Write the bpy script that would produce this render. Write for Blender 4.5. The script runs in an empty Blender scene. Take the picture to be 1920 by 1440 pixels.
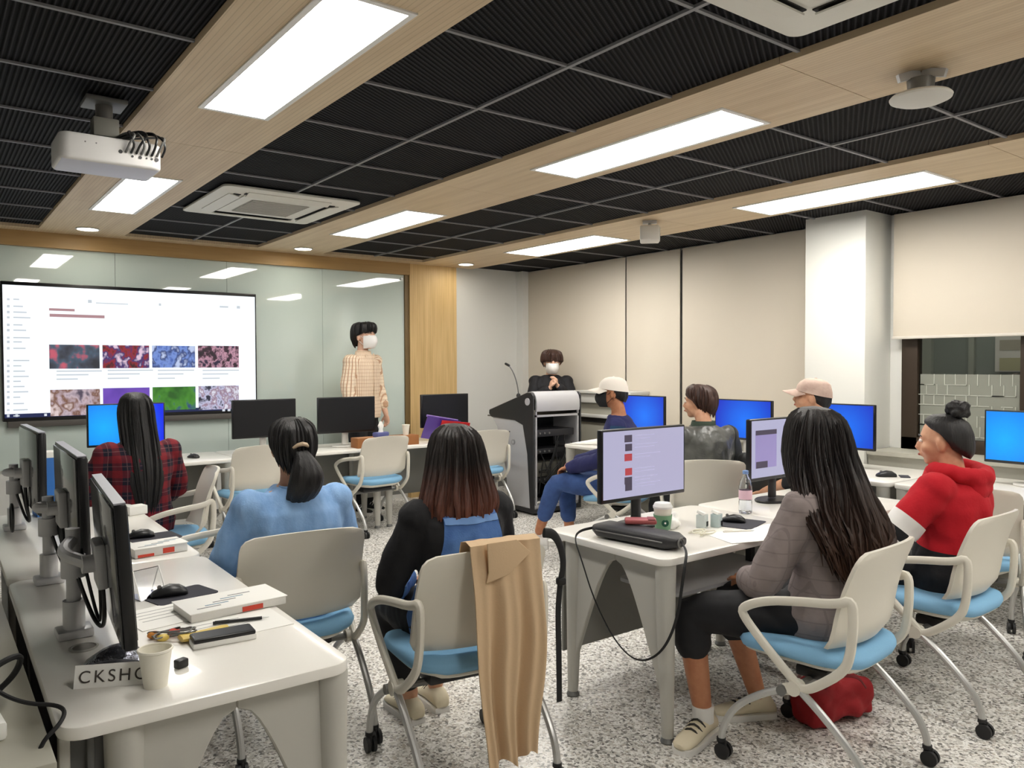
import bpy, bmesh, math, random
import numpy as np
from mathutils import Vector, Matrix, noise

random.seed(7)
S = bpy.context.scene
COL = S.collection

# ---------------------------------------------------------------- camera, world, exposure
cam_d = bpy.data.cameras.new('camera')
cam_d.sensor_fit = 'HORIZONTAL'
cam_d.sensor_width = 36.0
cam_d.lens = 36.0 * 1467.4 / 1920.0
cam_d.clip_start = 0.05
cam = bpy.data.objects.new('camera', cam_d)
COL.objects.link(cam)
_yaw, _pitch, _roll = -0.647476, -0.0246557, 0.0030233
_M = Matrix.Rotation(_yaw, 3, 'Z') @ Matrix.Rotation(_pitch, 3, 'X') @ Matrix.Rotation(_roll, 3, 'Y')
_R = Matrix((_M.col[0], _M.col[2], -_M.col[1])).transposed()
cam.matrix_world = Matrix.Translation((0, 0, 1.48)) @ _R.to_4x4()
S.camera = cam

W = bpy.data.worlds.new('world')
S.world = W
W.use_nodes = True
W.node_tree.nodes['Background'].inputs[0].default_value = (0.55, 0.62, 0.75, 1)
W.node_tree.nodes['Background'].inputs[1].default_value = 0.05
S.view_settings.view_transform = 'Standard'
S.view_settings.look = 'None'
S.view_settings.exposure = 0.08
S.view_settings.gamma = 1.0
S.view_settings.use_curve_mapping = False
LIGHT = 20.0          # panel lamps
PI = math.pi

# ---------------------------------------------------------------- materials
def srgb(r, g, b):
    f = lambda c: (c / 255.0) / 12.92 if c <= 10 else (((c / 255.0) + 0.055) / 1.055) ** 2.4
    return (f(r), f(g), f(b), 1.0)

MATS = {}
def mat(name, col, rough=0.5, metal=0.0, spec=0.5, emit=None, es=1.0, bump=None, var=None, coat=0.0, trans=0.0, alpha=1.0):
    """bump=(scale xyz, strength, distance); var=(scale xyz, colour2, lo, hi)"""
    if name in MATS:
        return MATS[name]
    m = bpy.data.materials.new(name)
    m.use_nodes = True
    nt = m.node_tree
    p = nt.nodes['Principled BSDF']
    p.inputs['Base Color'].default_value = col
    p.inputs['Roughness'].default_value = rough
    p.inputs['Metallic'].default_value = metal
    p.inputs['Specular IOR Level'].default_value = spec
    p.inputs['Coat Weight'].default_value = coat
    p.inputs['Coat Roughness'].default_value = 0.03
    p.inputs['Transmission Weight'].default_value = trans
    p.inputs['Alpha'].default_value = alpha
    if emit:
        p.inputs['Emission Color'].default_value = emit
        p.inputs['Emission Strength'].default_value = es
    if bump or var:
        tc = nt.nodes.new('ShaderNodeTexCoord')
    if bump:
        mp = nt.nodes.new('ShaderNodeMapping'); mp.inputs['Scale'].default_value = bump[0]
        nz = nt.nodes.new('ShaderNodeTexNoise'); nz.inputs['Scale'].default_value = 1.0; nz.inputs['Detail'].default_value = 4
        bp = nt.nodes.new('ShaderNodeBump'); bp.inputs['Strength'].default_value = bump[1]; bp.inputs['Distance'].default_value = bump[2]
        nt.links.new(tc.outputs['Object'], mp.inputs['Vector']); nt.links.new(mp.outputs[0], nz.inputs['Vector'])
        nt.links.new(nz.outputs['Fac'], bp.inputs['Height']); nt.links.new(bp.outputs[0], p.inputs['Normal'])
    if var:
        mp = nt.nodes.new('ShaderNodeMapping'); mp.inputs['Scale'].default_value = var[0]
        nz = nt.nodes.new('ShaderNodeTexNoise'); nz.inputs['Scale'].default_value = 1.0; nz.inputs['Detail'].default_value = 3
        rp = nt.nodes.new('ShaderNodeValToRGB')
        rp.color_ramp.elements[0].position = var[2]; rp.color_ramp.elements[0].color = col
        rp.color_ramp.elements[1].position = var[3]; rp.color_ramp.elements[1].color = var[1]
        nt.links.new(tc.outputs['Object'], mp.inputs['Vector']); nt.links.new(mp.outputs[0], nz.inputs['Vector'])
        nt.links.new(nz.outputs['Fac'], rp.inputs['Fac']); nt.links.new(rp.outputs[0], p.inputs['Base Color'])
    MATS[name] = m
    return m

def node_mat(name):
    m = bpy.data.materials.new(name); m.use_nodes = True; MATS[name] = m
    nt = m.node_tree
    return m, nt, nt.nodes['Principled BSDF'], nt.nodes.new('ShaderNodeTexCoord')

def math_node(nt, op, a, b=None, c=None):
    n = nt.nodes.new('ShaderNodeMath'); n.operation = op
    for i, v in enumerate((a, b, c)):
        if v is None: continue
        if isinstance(v, (int, float)): n.inputs[i].default_value = v
        else: nt.links.new(v, n.inputs[i])
    return n.outputs[0]

def mix_col(nt, fac, a, b):
    n = nt.nodes.new('ShaderNodeMix'); n.data_type = 'RGBA'
    for sock, v in ((n.inputs[0], fac), (n.inputs[6], a), (n.inputs[7], b)):
        if isinstance(v, (int, float, tuple)): sock.default_value = v
        else: nt.links.new(v, sock)
    return n.outputs[2]

# ---------------------------------------------------------------- mesh builder
def rotm(rx=0, ry=0, rz=0):
    return Matrix.Rotation(rz, 3, 'Z') @ Matrix.Rotation(ry, 3, 'Y') @ Matrix.Rotation(rx, 3, 'X')

def chaikin(pts, n=2, closed=False):
    pts = [Vector(p) for p in pts]
    for _ in range(n):
        q = []
        rng = range(len(pts)) if closed else range(len(pts) - 1)
        if not closed: q.append(pts[0])
        for i in rng:
            a, b = pts[i], pts[(i + 1) % len(pts)]
            q += [a * .75 + b * .25, a * .25 + b * .75]
        if not closed: q.append(pts[-1])
        pts = q
    return pts

class MB:
    def __init__(s): s.v, s.f, s.m = [], [], []
    def add(s, verts, faces, m=0, T=None, R=None):
        o = len(s.v)
        for p in verts:
            p = Vector(p)
            if R is not None: p = R @ p
            if T is not None: p = p + Vector(T)
            s.v.append(p)
        s.f += [tuple(i + o for i in f) for f in faces]; s.m += [m] * len(faces)
        return s
    def box(s, c, d, R=None, m=0):
        x, y, z = d[0] / 2, d[1] / 2, d[2] / 2
        vs = [(a * x, b * y, e * z) for e in (-1, 1) for b in (-1, 1) for a in (-1, 1)]
        return s.add(vs, [(0, 2, 3, 1), (4, 5, 7, 6), (0, 1, 5, 4), (2, 6, 7, 3), (0, 4, 6, 2), (1, 3, 7, 5)], m, c, R)
    def bb(s, lo, hi, m=0):
        return s.box([(a + b) / 2 for a, b in zip(lo, hi)], [b - a for a, b in zip(lo, hi)], None, m)
    def rbox(s, c, d, r=0.01, seg=2, R=None, m=0):
        bm = bmesh.new(); bmesh.ops.create_cube(bm, size=1)
        for v in bm.verts: v.co = Vector((v.co.x * d[0], v.co.y * d[1], v.co.z * d[2]))
        bmesh.ops.bevel(bm, geom=bm.edges[:], offset=min(r, min(d) * .49), segments=seg, profile=.5, affect='EDGES')
        bm.verts.index_update()
        s.add([v.co for v in bm.verts], [[v.index for v in f.verts] for f in bm.faces], m, c, R); bm.free()
        return s
    def tube(s, pts, r, n=8, m=0, flat=1.0, lat=None, closed=False, cap=True, round_=False):
        """flat: section half-height / half-width ; lat: fixed lateral axis"""
        pts = [Vector(p) for p in pts]
        k = len(pts)
        rs = [r] * k if isinstance(r, (int, float)) else list(r)
        if len(rs) != k: rs = [rs[min(len(rs) - 1, round(i * (len(rs) - 1) / (k - 1)))] for i in range(k)]
        T = []
        for i in range(k):
            if closed: t = pts[(i + 1) % k] - pts[i - 1]
            else: t = pts[min(i + 1, k - 1)] - pts[max(i - 1, 0)]
            T.append(t.normalized() if t.length > 1e-9 else Vector((0, 0, 1)))
        if lat is None:
            a = Vector((0, 0, 1)) if abs(T[0].z) < .9 else Vector((1, 0, 0))
            u = (a - T[0] * a.dot(T[0])).normalized()
        rings = []
        for i in range(k):
            if lat is not None:
                L = Vector(lat); u = (L - T[i] * L.dot(T[i]))
                u = u.normalized() if u.length > 1e-6 else Vector((1, 0, 0))
            else:
                u = (u - T[i] * u.dot(T[i])).normalized()
            w = T[i].cross(u)
            rr = rs[i]; ra, rb = (rr, rr * flat) if isinstance(rr, (int, float)) else rr
            rings.append([pts[i] + u * (ra * math.cos(2 * PI * j / n)) + w * (rb * math.sin(2 * PI * j / n)) for j in range(n)])
        if round_ and not closed:
            def capring(i, sgn):
                c, t = pts[i], T[i] * sgn
                rr = rs[i]; h = rr if isinstance(rr, (int, float)) else min(rr)
                return [[c + (p - c) * q + t * (h * e) for p in rings[i]] for q, e in ((.8, .55), (.45, .88))]
            a = capring(0, -1); b = capring(k - 1, 1)
            rings = [a[1], a[0]] + rings + [b[0], b[1]]
        return s.loft(rings, m, closed, cap)
    def loft(s, rings, m=0, closed=False, cap=True):
        n = len(rings[0]); k = len(rings); fs = []
        for i in range(k if closed else k - 1):
            a, b = i * n, ((i + 1) % k) * n
            fs += [(a + j, a + (j + 1) % n, b + (j + 1) % n, b + j) for j in range(n)]
        if cap and not closed:
            fs.append(tuple(range(n))[::-1]); fs.append(tuple((k - 1) * n + j for j in range(n)))
        return s.add([p for r in rings for p in r], fs, m)
    def lathe(s, prof, n=20, c=(0, 0, 0), R=None, m=0, cap=True):
        rings = [[(r * math.cos(2 * PI * j / n), r * math.sin(2 * PI * j / n), z) for j in range(n)] for r, z in prof]
        t = MB(); t.loft(rings, 0, False, cap)
        return s.add(t.v, t.f, m, c, R)
    def cyl(s, a, b, r, n=14, m=0):
        return s.tube([a, b], r, n, m)
    def ell(s, c, r, n=16, k=10, R=None, m=0):
        vs = [(0, 0, -r[2])]; fs = []
        for i in range(1, k):
            t = -PI / 2 + PI * i / k
            vs += [(r[0] * math.cos(t) * math.cos(2 * PI * j / n), r[1] * math.cos(t) * math.sin(2 * PI * j / n), r[2] * math.sin(t)) for j in range(n)]
        vs.append((0, 0, r[2]))
        for j in range(n): fs.append((0, 1 + (j + 1) % n, 1 + j))
        for i in range(k - 2):
            a, b = 1 + i * n, 1 + (i + 1) * n
            fs += [(a + j, a + (j + 1) % n, b + (j + 1) % n, b + j) for j in range(n)]
        a = 1 + (k - 2) * n
        for j in range(n): fs.append((a + j, a + (j + 1) % n, len(vs) - 1))
        return s.add(vs, fs, m, c, R)
    def prism(s, out, lo, hi, axis='z', m=0):
        """outline of 2-D points extruded along an axis"""
        def P(a, b, h):
            return {'z': (a, b, h), 'y': (a, h, b), 'x': (h, a, b)}[axis]
        n = len(out)
        vs = [P(a, b, lo) for a, b in out] + [P(a, b, hi) for a, b in out]
        fs = [tuple(range(n))[::-1], tuple(range(n, 2 * n))] + [(i, (i + 1) % n, n + (i + 1) % n, n + i) for i in range(n)]
        return s.add(vs, fs, m)
    def bevelled(s, r=.003, seg=2):
        bm = s.bm()
        es = [e for e in bm.edges if len(e.link_faces) == 2 and e.calc_face_angle(0) > .6]
        bmesh.ops.bevel(bm, geom=es, offset=r, segments=seg, profile=.5, affect='EDGES', clamp_overlap=True)
        bm.verts.index_update()
        s.v = [v.co.copy() for v in bm.verts]; s.f = [tuple(v.index for v in f.verts) for f in bm.faces]
        s.m = [f.material_index for f in bm.faces]; bm.free()
        return s
    def bm(s):
        bm = bmesh.new(); vs = [bm.verts.new(p) for p in s.v]
        for f, m in zip(s.f, s.m):
            try: q = bm.faces.new([vs[i] for i in f]); q.material_index = m
            except ValueError: pass
        bmesh.ops.recalc_face_normals(bm, faces=bm.faces[:])
        return bm
    def mesh(s, name, mats, smooth=True, angle=35):
        me = bpy.data.meshes.new(name)
        bm = s.bm(); bm.to_mesh(me); bm.free()
        for m in (mats if isinstance(mats, (list, tuple)) else [mats]): me.materials.append(m)
        if smooth:
            me.polygons.foreach_set('use_smooth', [True] * len(me.polygons))
            me.set_sharp_from_angle(angle=math.radians(angle))
        return me
    def build(s, name, mats, parent=None, smooth=True, angle=35, loc=None, rot=None):
        return link(bpy.data.objects.new(name, s.mesh(name, mats, smooth, angle)), parent, loc, rot)

def link(o, parent=None, loc=None, rot=None):
    COL.objects.link(o)
    if parent is not None: o.parent = parent
    if loc is not None: o.location = loc
    if rot is not None: o.rotation_euler = rot
    return o

def tag(o, label, cat, group=None):
    o['label'] = label; o['category'] = cat
    if group: o['group'] = group
    return o

def thing(name, label, cat, loc=(0, 0, 0), rz=0.0, group=None):
    o = bpy.data.objects.new(name, None)
    o.empty_display_size = .05
    link(o, None, loc, (0, 0, rz))
    return tag(o, label, cat, group)

def struct(o, label=None):
    o['kind'] = 'structure'
    if label: o['label'] = label
    return o

def dup(root, loc, rz, label, group=None):
    r = root.copy(); COL.objects.link(r); r.location = loc; r.rotation_euler = (0, 0, rz)
    r['label'] = label
    if group: r['group'] = group
    for ch in list(root.children):
        c = ch.copy(); COL.objects.link(c); c.parent = r
        for g in list(ch.children):
            d = g.copy(); COL.objects.link(d); d.parent = c
    return r

def rrect(x0, y0, x1, y1, r, n=5):
    out = []
    for cx, cy, a in ((x1 - r, y1 - r, 0), (x0 + r, y1 - r, 90), (x0 + r, y0 + r, 180), (x1 - r, y0 + r, 270)):
        for i in range(n + 1):
            t = math.radians(a + 90 * i / n); out.append((cx + r * math.cos(t), cy + r * math.sin(t)))
    return out
# ================================================================ MATERIAL LIBRARY
M_white_wall = mat('painted wall', srgb(226, 226, 222), .75)
M_column = mat('column paint', srgb(232, 232, 226), .6)
M_grey_wall = mat('grey wall', srgb(168, 168, 162), .8)
M_frame_white = mat('lamp frame white', srgb(235, 235, 232), .4)
M_diffuser = mat('lamp diffuser', srgb(255, 253, 248), .5, emit=(1.0, .965, .90, 1), es=LIGHT)
M_downlight = mat('downlight diffuser', srgb(255, 250, 240), .5, emit=(1.0, .94, .82, 1), es=45)
M_bar = mat('ceiling bar', srgb(132, 132, 134), .5)
M_plenum = mat('plenum', srgb(16, 16, 18), .9)
M_black_plastic = mat('black plastic', srgb(22, 22, 24), .38)
M_matte_black = mat('matte black', srgb(18, 18, 20), .7)
M_bezel = mat('bezel black', srgb(16, 16, 19), .3)
M_silver = mat('silver plastic', srgb(198, 198, 200), .38, metal=.2)
M_chrome = mat('chrome tube', srgb(198, 198, 196), .36, metal=.6)
M_grey_metal = mat('grey metal', srgb(120, 120, 118), .45, metal=.4)
M_desk = mat('desk laminate', srgb(240, 237, 230), .28, coat=.15)
M_desk_leg = mat('desk leg plastic', srgb(186, 184, 176), .5)
M_panel_grey = mat('desk panel', srgb(140, 139, 134), .6)
M_panel_dark = mat('dark desk panel', srgb(92, 92, 90), .6)
M_shell = mat('chair shell plastic', srgb(224, 219, 206), .42)
M_seat = mat('seat fabric', srgb(134, 184, 220), .9, bump=((220, 220, 220), .35, .002))
M_rubber = mat('caster rubber', srgb(26, 26, 28), .5)
M_blind = mat('blind fabric', srgb(218, 209, 194), .9, bump=((400, 400, 400), .15, .001))
M_brown = mat('window frame brown', srgb(52, 40, 28), .5)

def wood_mat(name, axis, ca, cb, groove=0.021):
    m, nt, p, tc = node_mat(name)
    sep = nt.nodes.new('ShaderNodeSeparateXYZ'); nt.links.new(tc.outputs['Object'], sep.inputs[0])
    mp = nt.nodes.new('ShaderNodeMapping')
    sc = [26, 26, 26]; sc[axis] = 1.6
    mp.inputs['Scale'].default_value = sc
    nt.links.new(tc.outputs['Object'], mp.inputs['Vector'])
    nz = nt.nodes.new('ShaderNodeTexNoise'); nz.inputs['Scale'].default_value = 1; nz.inputs['Detail'].default_value = 5
    nt.links.new(mp.outputs[0], nz.inputs['Vector'])
    rp = nt.nodes.new('ShaderNodeValToRGB')
    rp.color_ramp.elements[0].position = .3; rp.color_ramp.elements[0].color = ca
    rp.color_ramp.elements[1].position = .7; rp.color_ramp.elements[1].color = cb
    nt.links.new(nz.outputs['Fac'], rp.inputs['Fac'])
    # fine routed grooves along the board
    acr = 0 if axis != 0 else 1
    fr = math_node(nt, 'FRACT', math_node(nt, 'MULTIPLY', sep.outputs[acr], 1 / groove))
    g = math_node(nt, 'GREATER_THAN', fr, .82)
    colr = mix_col(nt, math_node(nt, 'MULTIPLY', g, .22), rp.outputs[0], srgb(120, 95, 62))
    nt.links.new(colr, p.inputs['Base Color'])
    bp = nt.nodes.new('ShaderNodeBump'); bp.inputs['Strength'].default_value = .5; bp.inputs['Distance'].default_value = .004
    nt.links.new(math_node(nt, 'SUBTRACT', 1.0, g), bp.inputs['Height']); nt.links.new(bp.outputs[0], p.inputs['Normal'])
    p.inputs['Roughness'].default_value = .5
    return m
M_wood_y = wood_mat('oak panel lengthwise', 1, srgb(202, 178, 144), srgb(218, 197, 164))
M_wood_z = wood_mat('oak panel upright', 2, srgb(206, 172, 116), srgb(226, 194, 138), .024)
M_wood_x = wood_mat('oak fascia', 0, srgb(180, 145, 92), srgb(198, 162, 106))

def tile_mat(name, ang, period):
    m, nt, p, tc = node_mat(name)
    sep = nt.nodes.new('ShaderNodeSeparateXYZ'); nt.links.new(tc.outputs['Object'], sep.inputs[0])
    def wave(a, per):
        u = math_node(nt, 'ADD', math_node(nt, 'MULTIPLY', sep.outputs[0], math.cos(a)), math_node(nt, 'MULTIPLY', sep.outputs[1], -math.sin(a)))
        return math_node(nt, 'SINE', math_node(nt, 'MULTIPLY', u, 2 * PI / per))
    w = wave(ang, period); w2 = wave(ang + 1.9, period * .6)
    f = math_node(nt, 'MULTIPLY', math_node(nt, 'MAXIMUM', w, 0.0), math_node(nt, 'MULTIPLY_ADD', w2, .25, .75))
    nt.links.new(mix_col(nt, f, srgb(3, 3, 4), srgb(56, 56, 60)), p.inputs['Base Color'])
    bp = nt.nodes.new('ShaderNodeBump'); bp.inputs['Strength'].default_value = .8; bp.inputs['Distance'].default_value = .006
    nt.links.new(w, bp.inputs['Height']); nt.links.new(bp.outputs[0], p.inputs['Normal'])
    p.inputs['Roughness'].default_value = .75
    p.inputs['Specular IOR Level'].default_value = .12
    return m
M_tile = tile_mat('black ribbed tile', 0.0, .020)
M_tile_diag = tile_mat('black mesh tile', math.radians(59.7), .022)

def terrazzo():
    m, nt, p, tc = node_mat('terrazzo')
    def vor(scale):
        v = nt.nodes.new('ShaderNodeTexVoronoi'); v.inputs['Scale'].default_value = scale
        nt.links.new(tc.outputs['Object'], v.inputs['Vector'])
        s2 = nt.nodes.new('ShaderNodeSeparateColor'); nt.links.new(v.outputs['Color'], s2.inputs[0])
        return v, s2
    v, s2 = vor(92)
    rp = nt.nodes.new('ShaderNodeValToRGB'); rp.color_ramp.interpolation = 'CONSTANT'
    els = rp.color_ramp.elements
    els[0].position = 0; els[0].color = srgb(124, 121, 118)
    els[1].position = .07; els[1].color = srgb(160, 156, 150)
    for pos, c in ((.20, (206, 203, 196)), (.45, (230, 227, 221)), (.70, (243, 241, 237)), (.93, (196, 188, 178))):
        e = els.new(pos); e.color = srgb(*c)
    nt.links.new(s2.outputs[0], rp.inputs['Fac'])
    v2, s3 = vor(190)
    dark = math_node(nt, 'LESS_THAN', s3.outputs[1], .09)
    colr = mix_col(nt, math_node(nt, 'MULTIPLY', dark, .6), rp.outputs[0], srgb(84, 82, 80))
    nt.links.new(colr, p.inputs['Base Color'])
    p.inputs['Roughness'].default_value = .26
    return m
M_floor = terrazzo()

def glassboard_mat():
    m = mat('glass board', srgb(214, 228, 222), .02, coat=1.0, spec=.6)
    return m
M_board = glassboard_mat()
M_glass = mat('clear glass', (.9, .95, .93, 1), .02, trans=1.0)

# ================================================================ ROOM SHELL
XL, XR, YB, YF, ZC = -1.9, 6.02, -3.0, 7.68, 2.60
struct(MB().bb((XL - .1, YB - .1, -.1), (XR + 2.6, YF + .1, 0)).build('floor', M_floor), 'speckled white and grey terrazzo floor')
struct(MB().bb((XL - .1, YF, 0), (XR + .3, YF + .12, 2.8)).build('wall_front', M_white_wall), 'white painted wall carrying the screen and glass board')
struct(MB().bb((XL - .12, YB, 0), (XL, YF, 2.8)).build('wall_left', M_white_wall), 'white painted side wall')
struct(MB().bb((XL - .1, YB - .12, 0), (XR + .3, YB, 2.8)).build('wall_back', M_white_wall), 'white wall behind the class')
# window wall with one opening
wr = MB()
WY0, WY1, WZ0, WZ1 = 1.05, 2.98, .83, 2.25
wr.bb((XR, YB, 0), (XR + .25, YF, WZ0)).bb((XR, YB, WZ1), (XR + .25, YF, 2.8))
wr.bb((XR, YB, WZ0), (XR + .25, WY0, WZ1)).bb((XR, WY1, WZ0), (XR + .25, YF, WZ1))
struct(wr.build('wall_right', M_white_wall), 'window wall hidden behind roller blinds')
# deep sill / radiator casing along the window wall
sill = MB().bb((5.68, -1.5, 0), (XR, 3.07, .80)).bb((5.66, -1.5, .80), (XR, 3.07, .83))
sill.bb((5.70, 3.60, 0), (XR, 5.45, .80)).bb((5.68, 3.60, .80), (XR, 5.45, .83))
struct(sill.build('trim_1', mat('sill paint', srgb(176, 174, 162), .6)), 'grey deep window sill casing behind the desks')
struct(MB().rbox((5.83, 3.33, 1.32), (.38, .50, 2.64), .006).build('trim_2', M_column), 'white square column between the blinds')
struct(MB().bb((4.34, 7.61, 0), (4.955, 7.68, ZC)).build('trim_3', M_wood_z), 'upright oak panel beside the glass board')
struct(MB().bb((XL, 7.60, 2.475), (4.34, 7.68, ZC)).build('trim_4', M_wood_x), 'oak fascia above the glass board')
struct(MB().bb((4.955, 7.665, 0), (XR, 7.68, .1)).build('baseboard_front', M_grey_metal))
# corner post by the first blind
struct(MB().bb((5.88, 7.56, 0), (6.02, 7.68, 2.62)).build('trim_5', M_white_wall), 'white corner post beside the blinds')

# ---- ceiling: plenum slab, oak strips, black tiles, bars
ceil = struct(MB().bb((XL - .1, YB - .1, 2.70), (XR + .3, YF + .1, 2.80)).build('ceiling', M_plenum), 'black tiled ceiling crossed by oak strips')
STRIPS = [(-2.0, -1.36), (0.79, 1.425), (2.58, 3.245), (4.395, 5.18)]
Y0, YT = -2.9, 7.42
for a, b in STRIPS[1:]:
    ys = [Y0, -.6, 1.75, 4.18, 6.0, 7.62]
    for i in range(len(ys) - 1):
        MB().bb((a, ys[i] + .0015, ZC), (b, ys[i + 1] - .0015, ZC + .055)).build('oak_panel', M_wood_y, ceil, smooth=False)
for a, b in ((XL, .79), (1.425, 2.58), (3.245, 4.395), (5.18, 5.9)):
    if a < 4.4: MB().bb((a, YT, ZC), (b, 7.62, ZC + .055)).build('oak_panel', M_wood_y, ceil, smooth=False)
GAPS = [(XL, .79), (1.425, 2.58), (3.245, 4.395), (5.18, 6.02)]
TS = 0.6104
TY = [1.67 + TS * k for k in range(-8, 10)]
tile_cache = {}
def add_tile(x0, x1, y0, y1, m=None):
    w, d = round(x1 - x0, 3), round(y1 - y0, 3)
    if w < .04 or d < .04: return
    if (w, d, m) not in tile_cache:
        tile_cache[(w, d, m)] = MB().box((0, 0, 0), (w - .004, d - .004, .012)).mesh('ceiling_tile', m, False)
    link(bpy.data.objects.new('ceiling_tile', tile_cache[(w, d, m)]), ceil, ((x0 + x1) / 2, (y0 + y1) / 2, 2.632))
AC_HOLES = [(1.52, 2.48, 4.96, 6.01), (1.48, 2.44, .66, 1.61)]
def bar(lo, hi):
    MB().bb(lo, hi).build('grid_bar', M_bar, ceil, smooth=False)
for gi, (a, b) in enumerate(GAPS):
    if gi == 0: cols = [a, -.56, b]
    elif gi == 3: cols = [a, b]
    else: cols = [a, (a + b) / 2 - .005, b]
    ymax = YT if gi < 3 else YF
    ys = [Y0] + [y for y in TY if Y0 < y < ymax - .05] + [ymax]
    for i in range(len(cols) - 1):
        for j in range(len(ys) - 1):
            add_tile(cols[i], cols[i + 1], ys[j], ys[j + 1], M_tile if gi == 0 else M_tile_diag)
    for x in cols[1:-1]:
        bar((x - .0085, Y0, 2.615), (x + .0085, ymax, 2.627))
    for y in ys[1:-1]:
        bar((a, y - .0075, 2.617), (b, y + .0075, 2.6265))

# ---- ceiling lamps
def make_lamp(x0, x1, y0, y1, label):
    t = thing('ceiling_light', label, 'ceiling light', ((x0 + x1) / 2, (y0 + y1) / 2, ZC), 0, 'recessed light panels')
    w, d = (x1 - x0) / 2, (y1 - y0) / 2
    f = MB(); e = .022
    for lo, hi in (((-w, -d), (w, -d + e)), ((-w, d - e), (w, d)), ((-w, -d + e), (-w + e, d - e)), ((w - e, -d + e), (w, d - e))):
        f.bb((lo[0], lo[1], -.006), (hi[0], hi[1], .002))
    f.build('frame', M_frame_white, t, smooth=False)
    MB().bb((-w + e, -d + e, -.003), (w - e, d - e, .001)).build('diffuser', M_diffuser, t, smooth=False)
    return t
LX = [(0.978, 1.285), (2.81, 3.165), (4.66, 5.11)]
LN = ['oak strip nearest the projector', 'middle oak strip', 'oak strip along the blinds']
for (x0, x1), nm in zip(LX, LN):
    for (y0, y1), pl in (((4.98, 6.30), 'short of the front wall'), ((2.19, 3.54), 'above the rows of desks'), ((-.62, .75), 'over the back of the room')):
        make_lamp(x0, x1, y0, y1, 'white light panel in the %s, %s' % (nm, pl))
for (x, y), nm in zip(((1.111, 7.20), (2.95, 7.21), (4.86, 7.27)), ('oak strip that passes the projector', 'middle oak strip', 'oak strip by the blinds')):
    t = thing('downlight', 'small round downlight at the front end of the %s' % nm, 'downlight', (x, y, ZC), 0, 'round downlights')
    MB().lathe([(.085, 0), (.092, -.006), (.08, -.010), (.072, -.004)], 24).build('trim_ring', M_frame_white, t)
    MB().lathe([(.073, -.0035), (.073, -.0055)], 24).build('lens', M_downlight, t)

# ---- air conditioners
M_ac = mat('air conditioner white', srgb(222, 220, 210), .45)
M_ac_grille = mat('air conditioner grille', srgb(176, 174, 164), .6)
M_ac_slot = mat('air conditioner slot', srgb(35, 34, 32), .7)
def make_ac(x0, x1, y0, y1, label, drop=0.0):
    t = thing('air_conditioner', label, 'air conditioner', ((x0 + x1) / 2, (y0 + y1) / 2, ZC + .016), 0, 'ceiling cassettes')
    w, d = (x1 - x0) / 2, (y1 - y0) / 2
    MB().prism(rrect(-w, -d, w, d, .05), -.016, 0).bevelled(.004).build('housing', M_ac, t)
    MB().bb((-w * .6, -d * .6, -.024), (w * .6, d * .6, -.015)).build('intake_panel', M_ac, t)
    g = MB()
    for i in range(13):
        y = -d * .42 + d * .84 * i / 12
        g.bb((-w * .42, y - .009, -.030), (w * .42, y + .009, -.023))
    g.bb((-w * .44, -d * .44, -.0245), (w * .44, d * .44, -.0235))
    gr = g.build('grille', M_ac_grille, t)
    for k in range(4):
        R = rotm(0, 0, k * PI / 2)
        a = d if k % 2 == 0 else w
        L = (w if k % 2 == 0 else d) * 1.25
        MB().box(R @ Vector((0, a * .70, -.0175)), (L, .045, .006), R).build('air_slot', M_ac_slot, t)
        MB().box(R @ Vector((0, a * .735, -.026)), (L * .97, .075, .006), R @ rotm(.22)).build('louvre', M_ac, t)
    return t
make_ac(1.53, 2.47, 4.98, 5.99, 'white four-way ceiling air conditioner close to the front wall')
make_ac(1.49, 2.43, .68, 1.59, 'white ceiling air conditioner cut by the top of the photo')

# ---- glass writing board, in panels
gb = thing('glass_board', 'pale green glossy glass writing board behind the presenter', 'glass board', (0, 7.66, 0))
xs = [-1.85, -.55, .42, 1.39, 2.36, 3.33, 4.29]
for i in range(len(xs) - 1):
    MB().bb((xs[i] + .0015, -.01, .62), (xs[i + 1] - .0015, .012, 2.474)).build('glass_panel', M_board, gb, smooth=False)
MB().bb((4.29, -.03, .62), (4.345, .016, 2.474)).build('edge_shade', mat('board edge shade', srgb(120, 98, 60), .5), gb, smooth=False)  # brown strip paints in the dark shading between glass edge and oak panel
MB().box((4.255, -.02, 2.43), (.03, .02, .03)).build('clip', M_chrome, gb)

# ---- roller blinds
def blind(y0, y1, z0, label, x=5.975):
    t = thing('roller_blind', label, 'blind', (x, (y0 + y1) / 2, z0), 0, 'beige roller blinds')
    h = (y1 - y0) / 2
    MB().rbox((0, 0, (2.612 - z0) / 2), (.006, 2 * h, 2.612 - z0), .002).build('fabric', M_blind, t)
    MB().rbox((-.004, 0, .008), (.022, 2 * h + .01, .022), .006).build('bottom_bar', mat('blind bar', srgb(214, 208, 198), .5), t)
blind(5.905, 7.56, .62, 'wide beige roller blind behind the lectern')
blind(5.155, 5.885, .62, 'narrow beige roller blind between the two dark gaps')
blind(3.60, 5.125, .83, 'wide beige roller blind beside the white column')
blind(1.00, 3.015, 1.667, 'beige roller blind half raised over the brown window', 5.93)
MB().bb((5.99, 5.128, .83), (6.02, 5.152, 2.6)).build('gap', M_matte_black)
bpy.data.objects['gap'].name = 'trim_6'; struct(bpy.data.objects['trim_6'], 'dark gap between two blinds')

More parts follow.
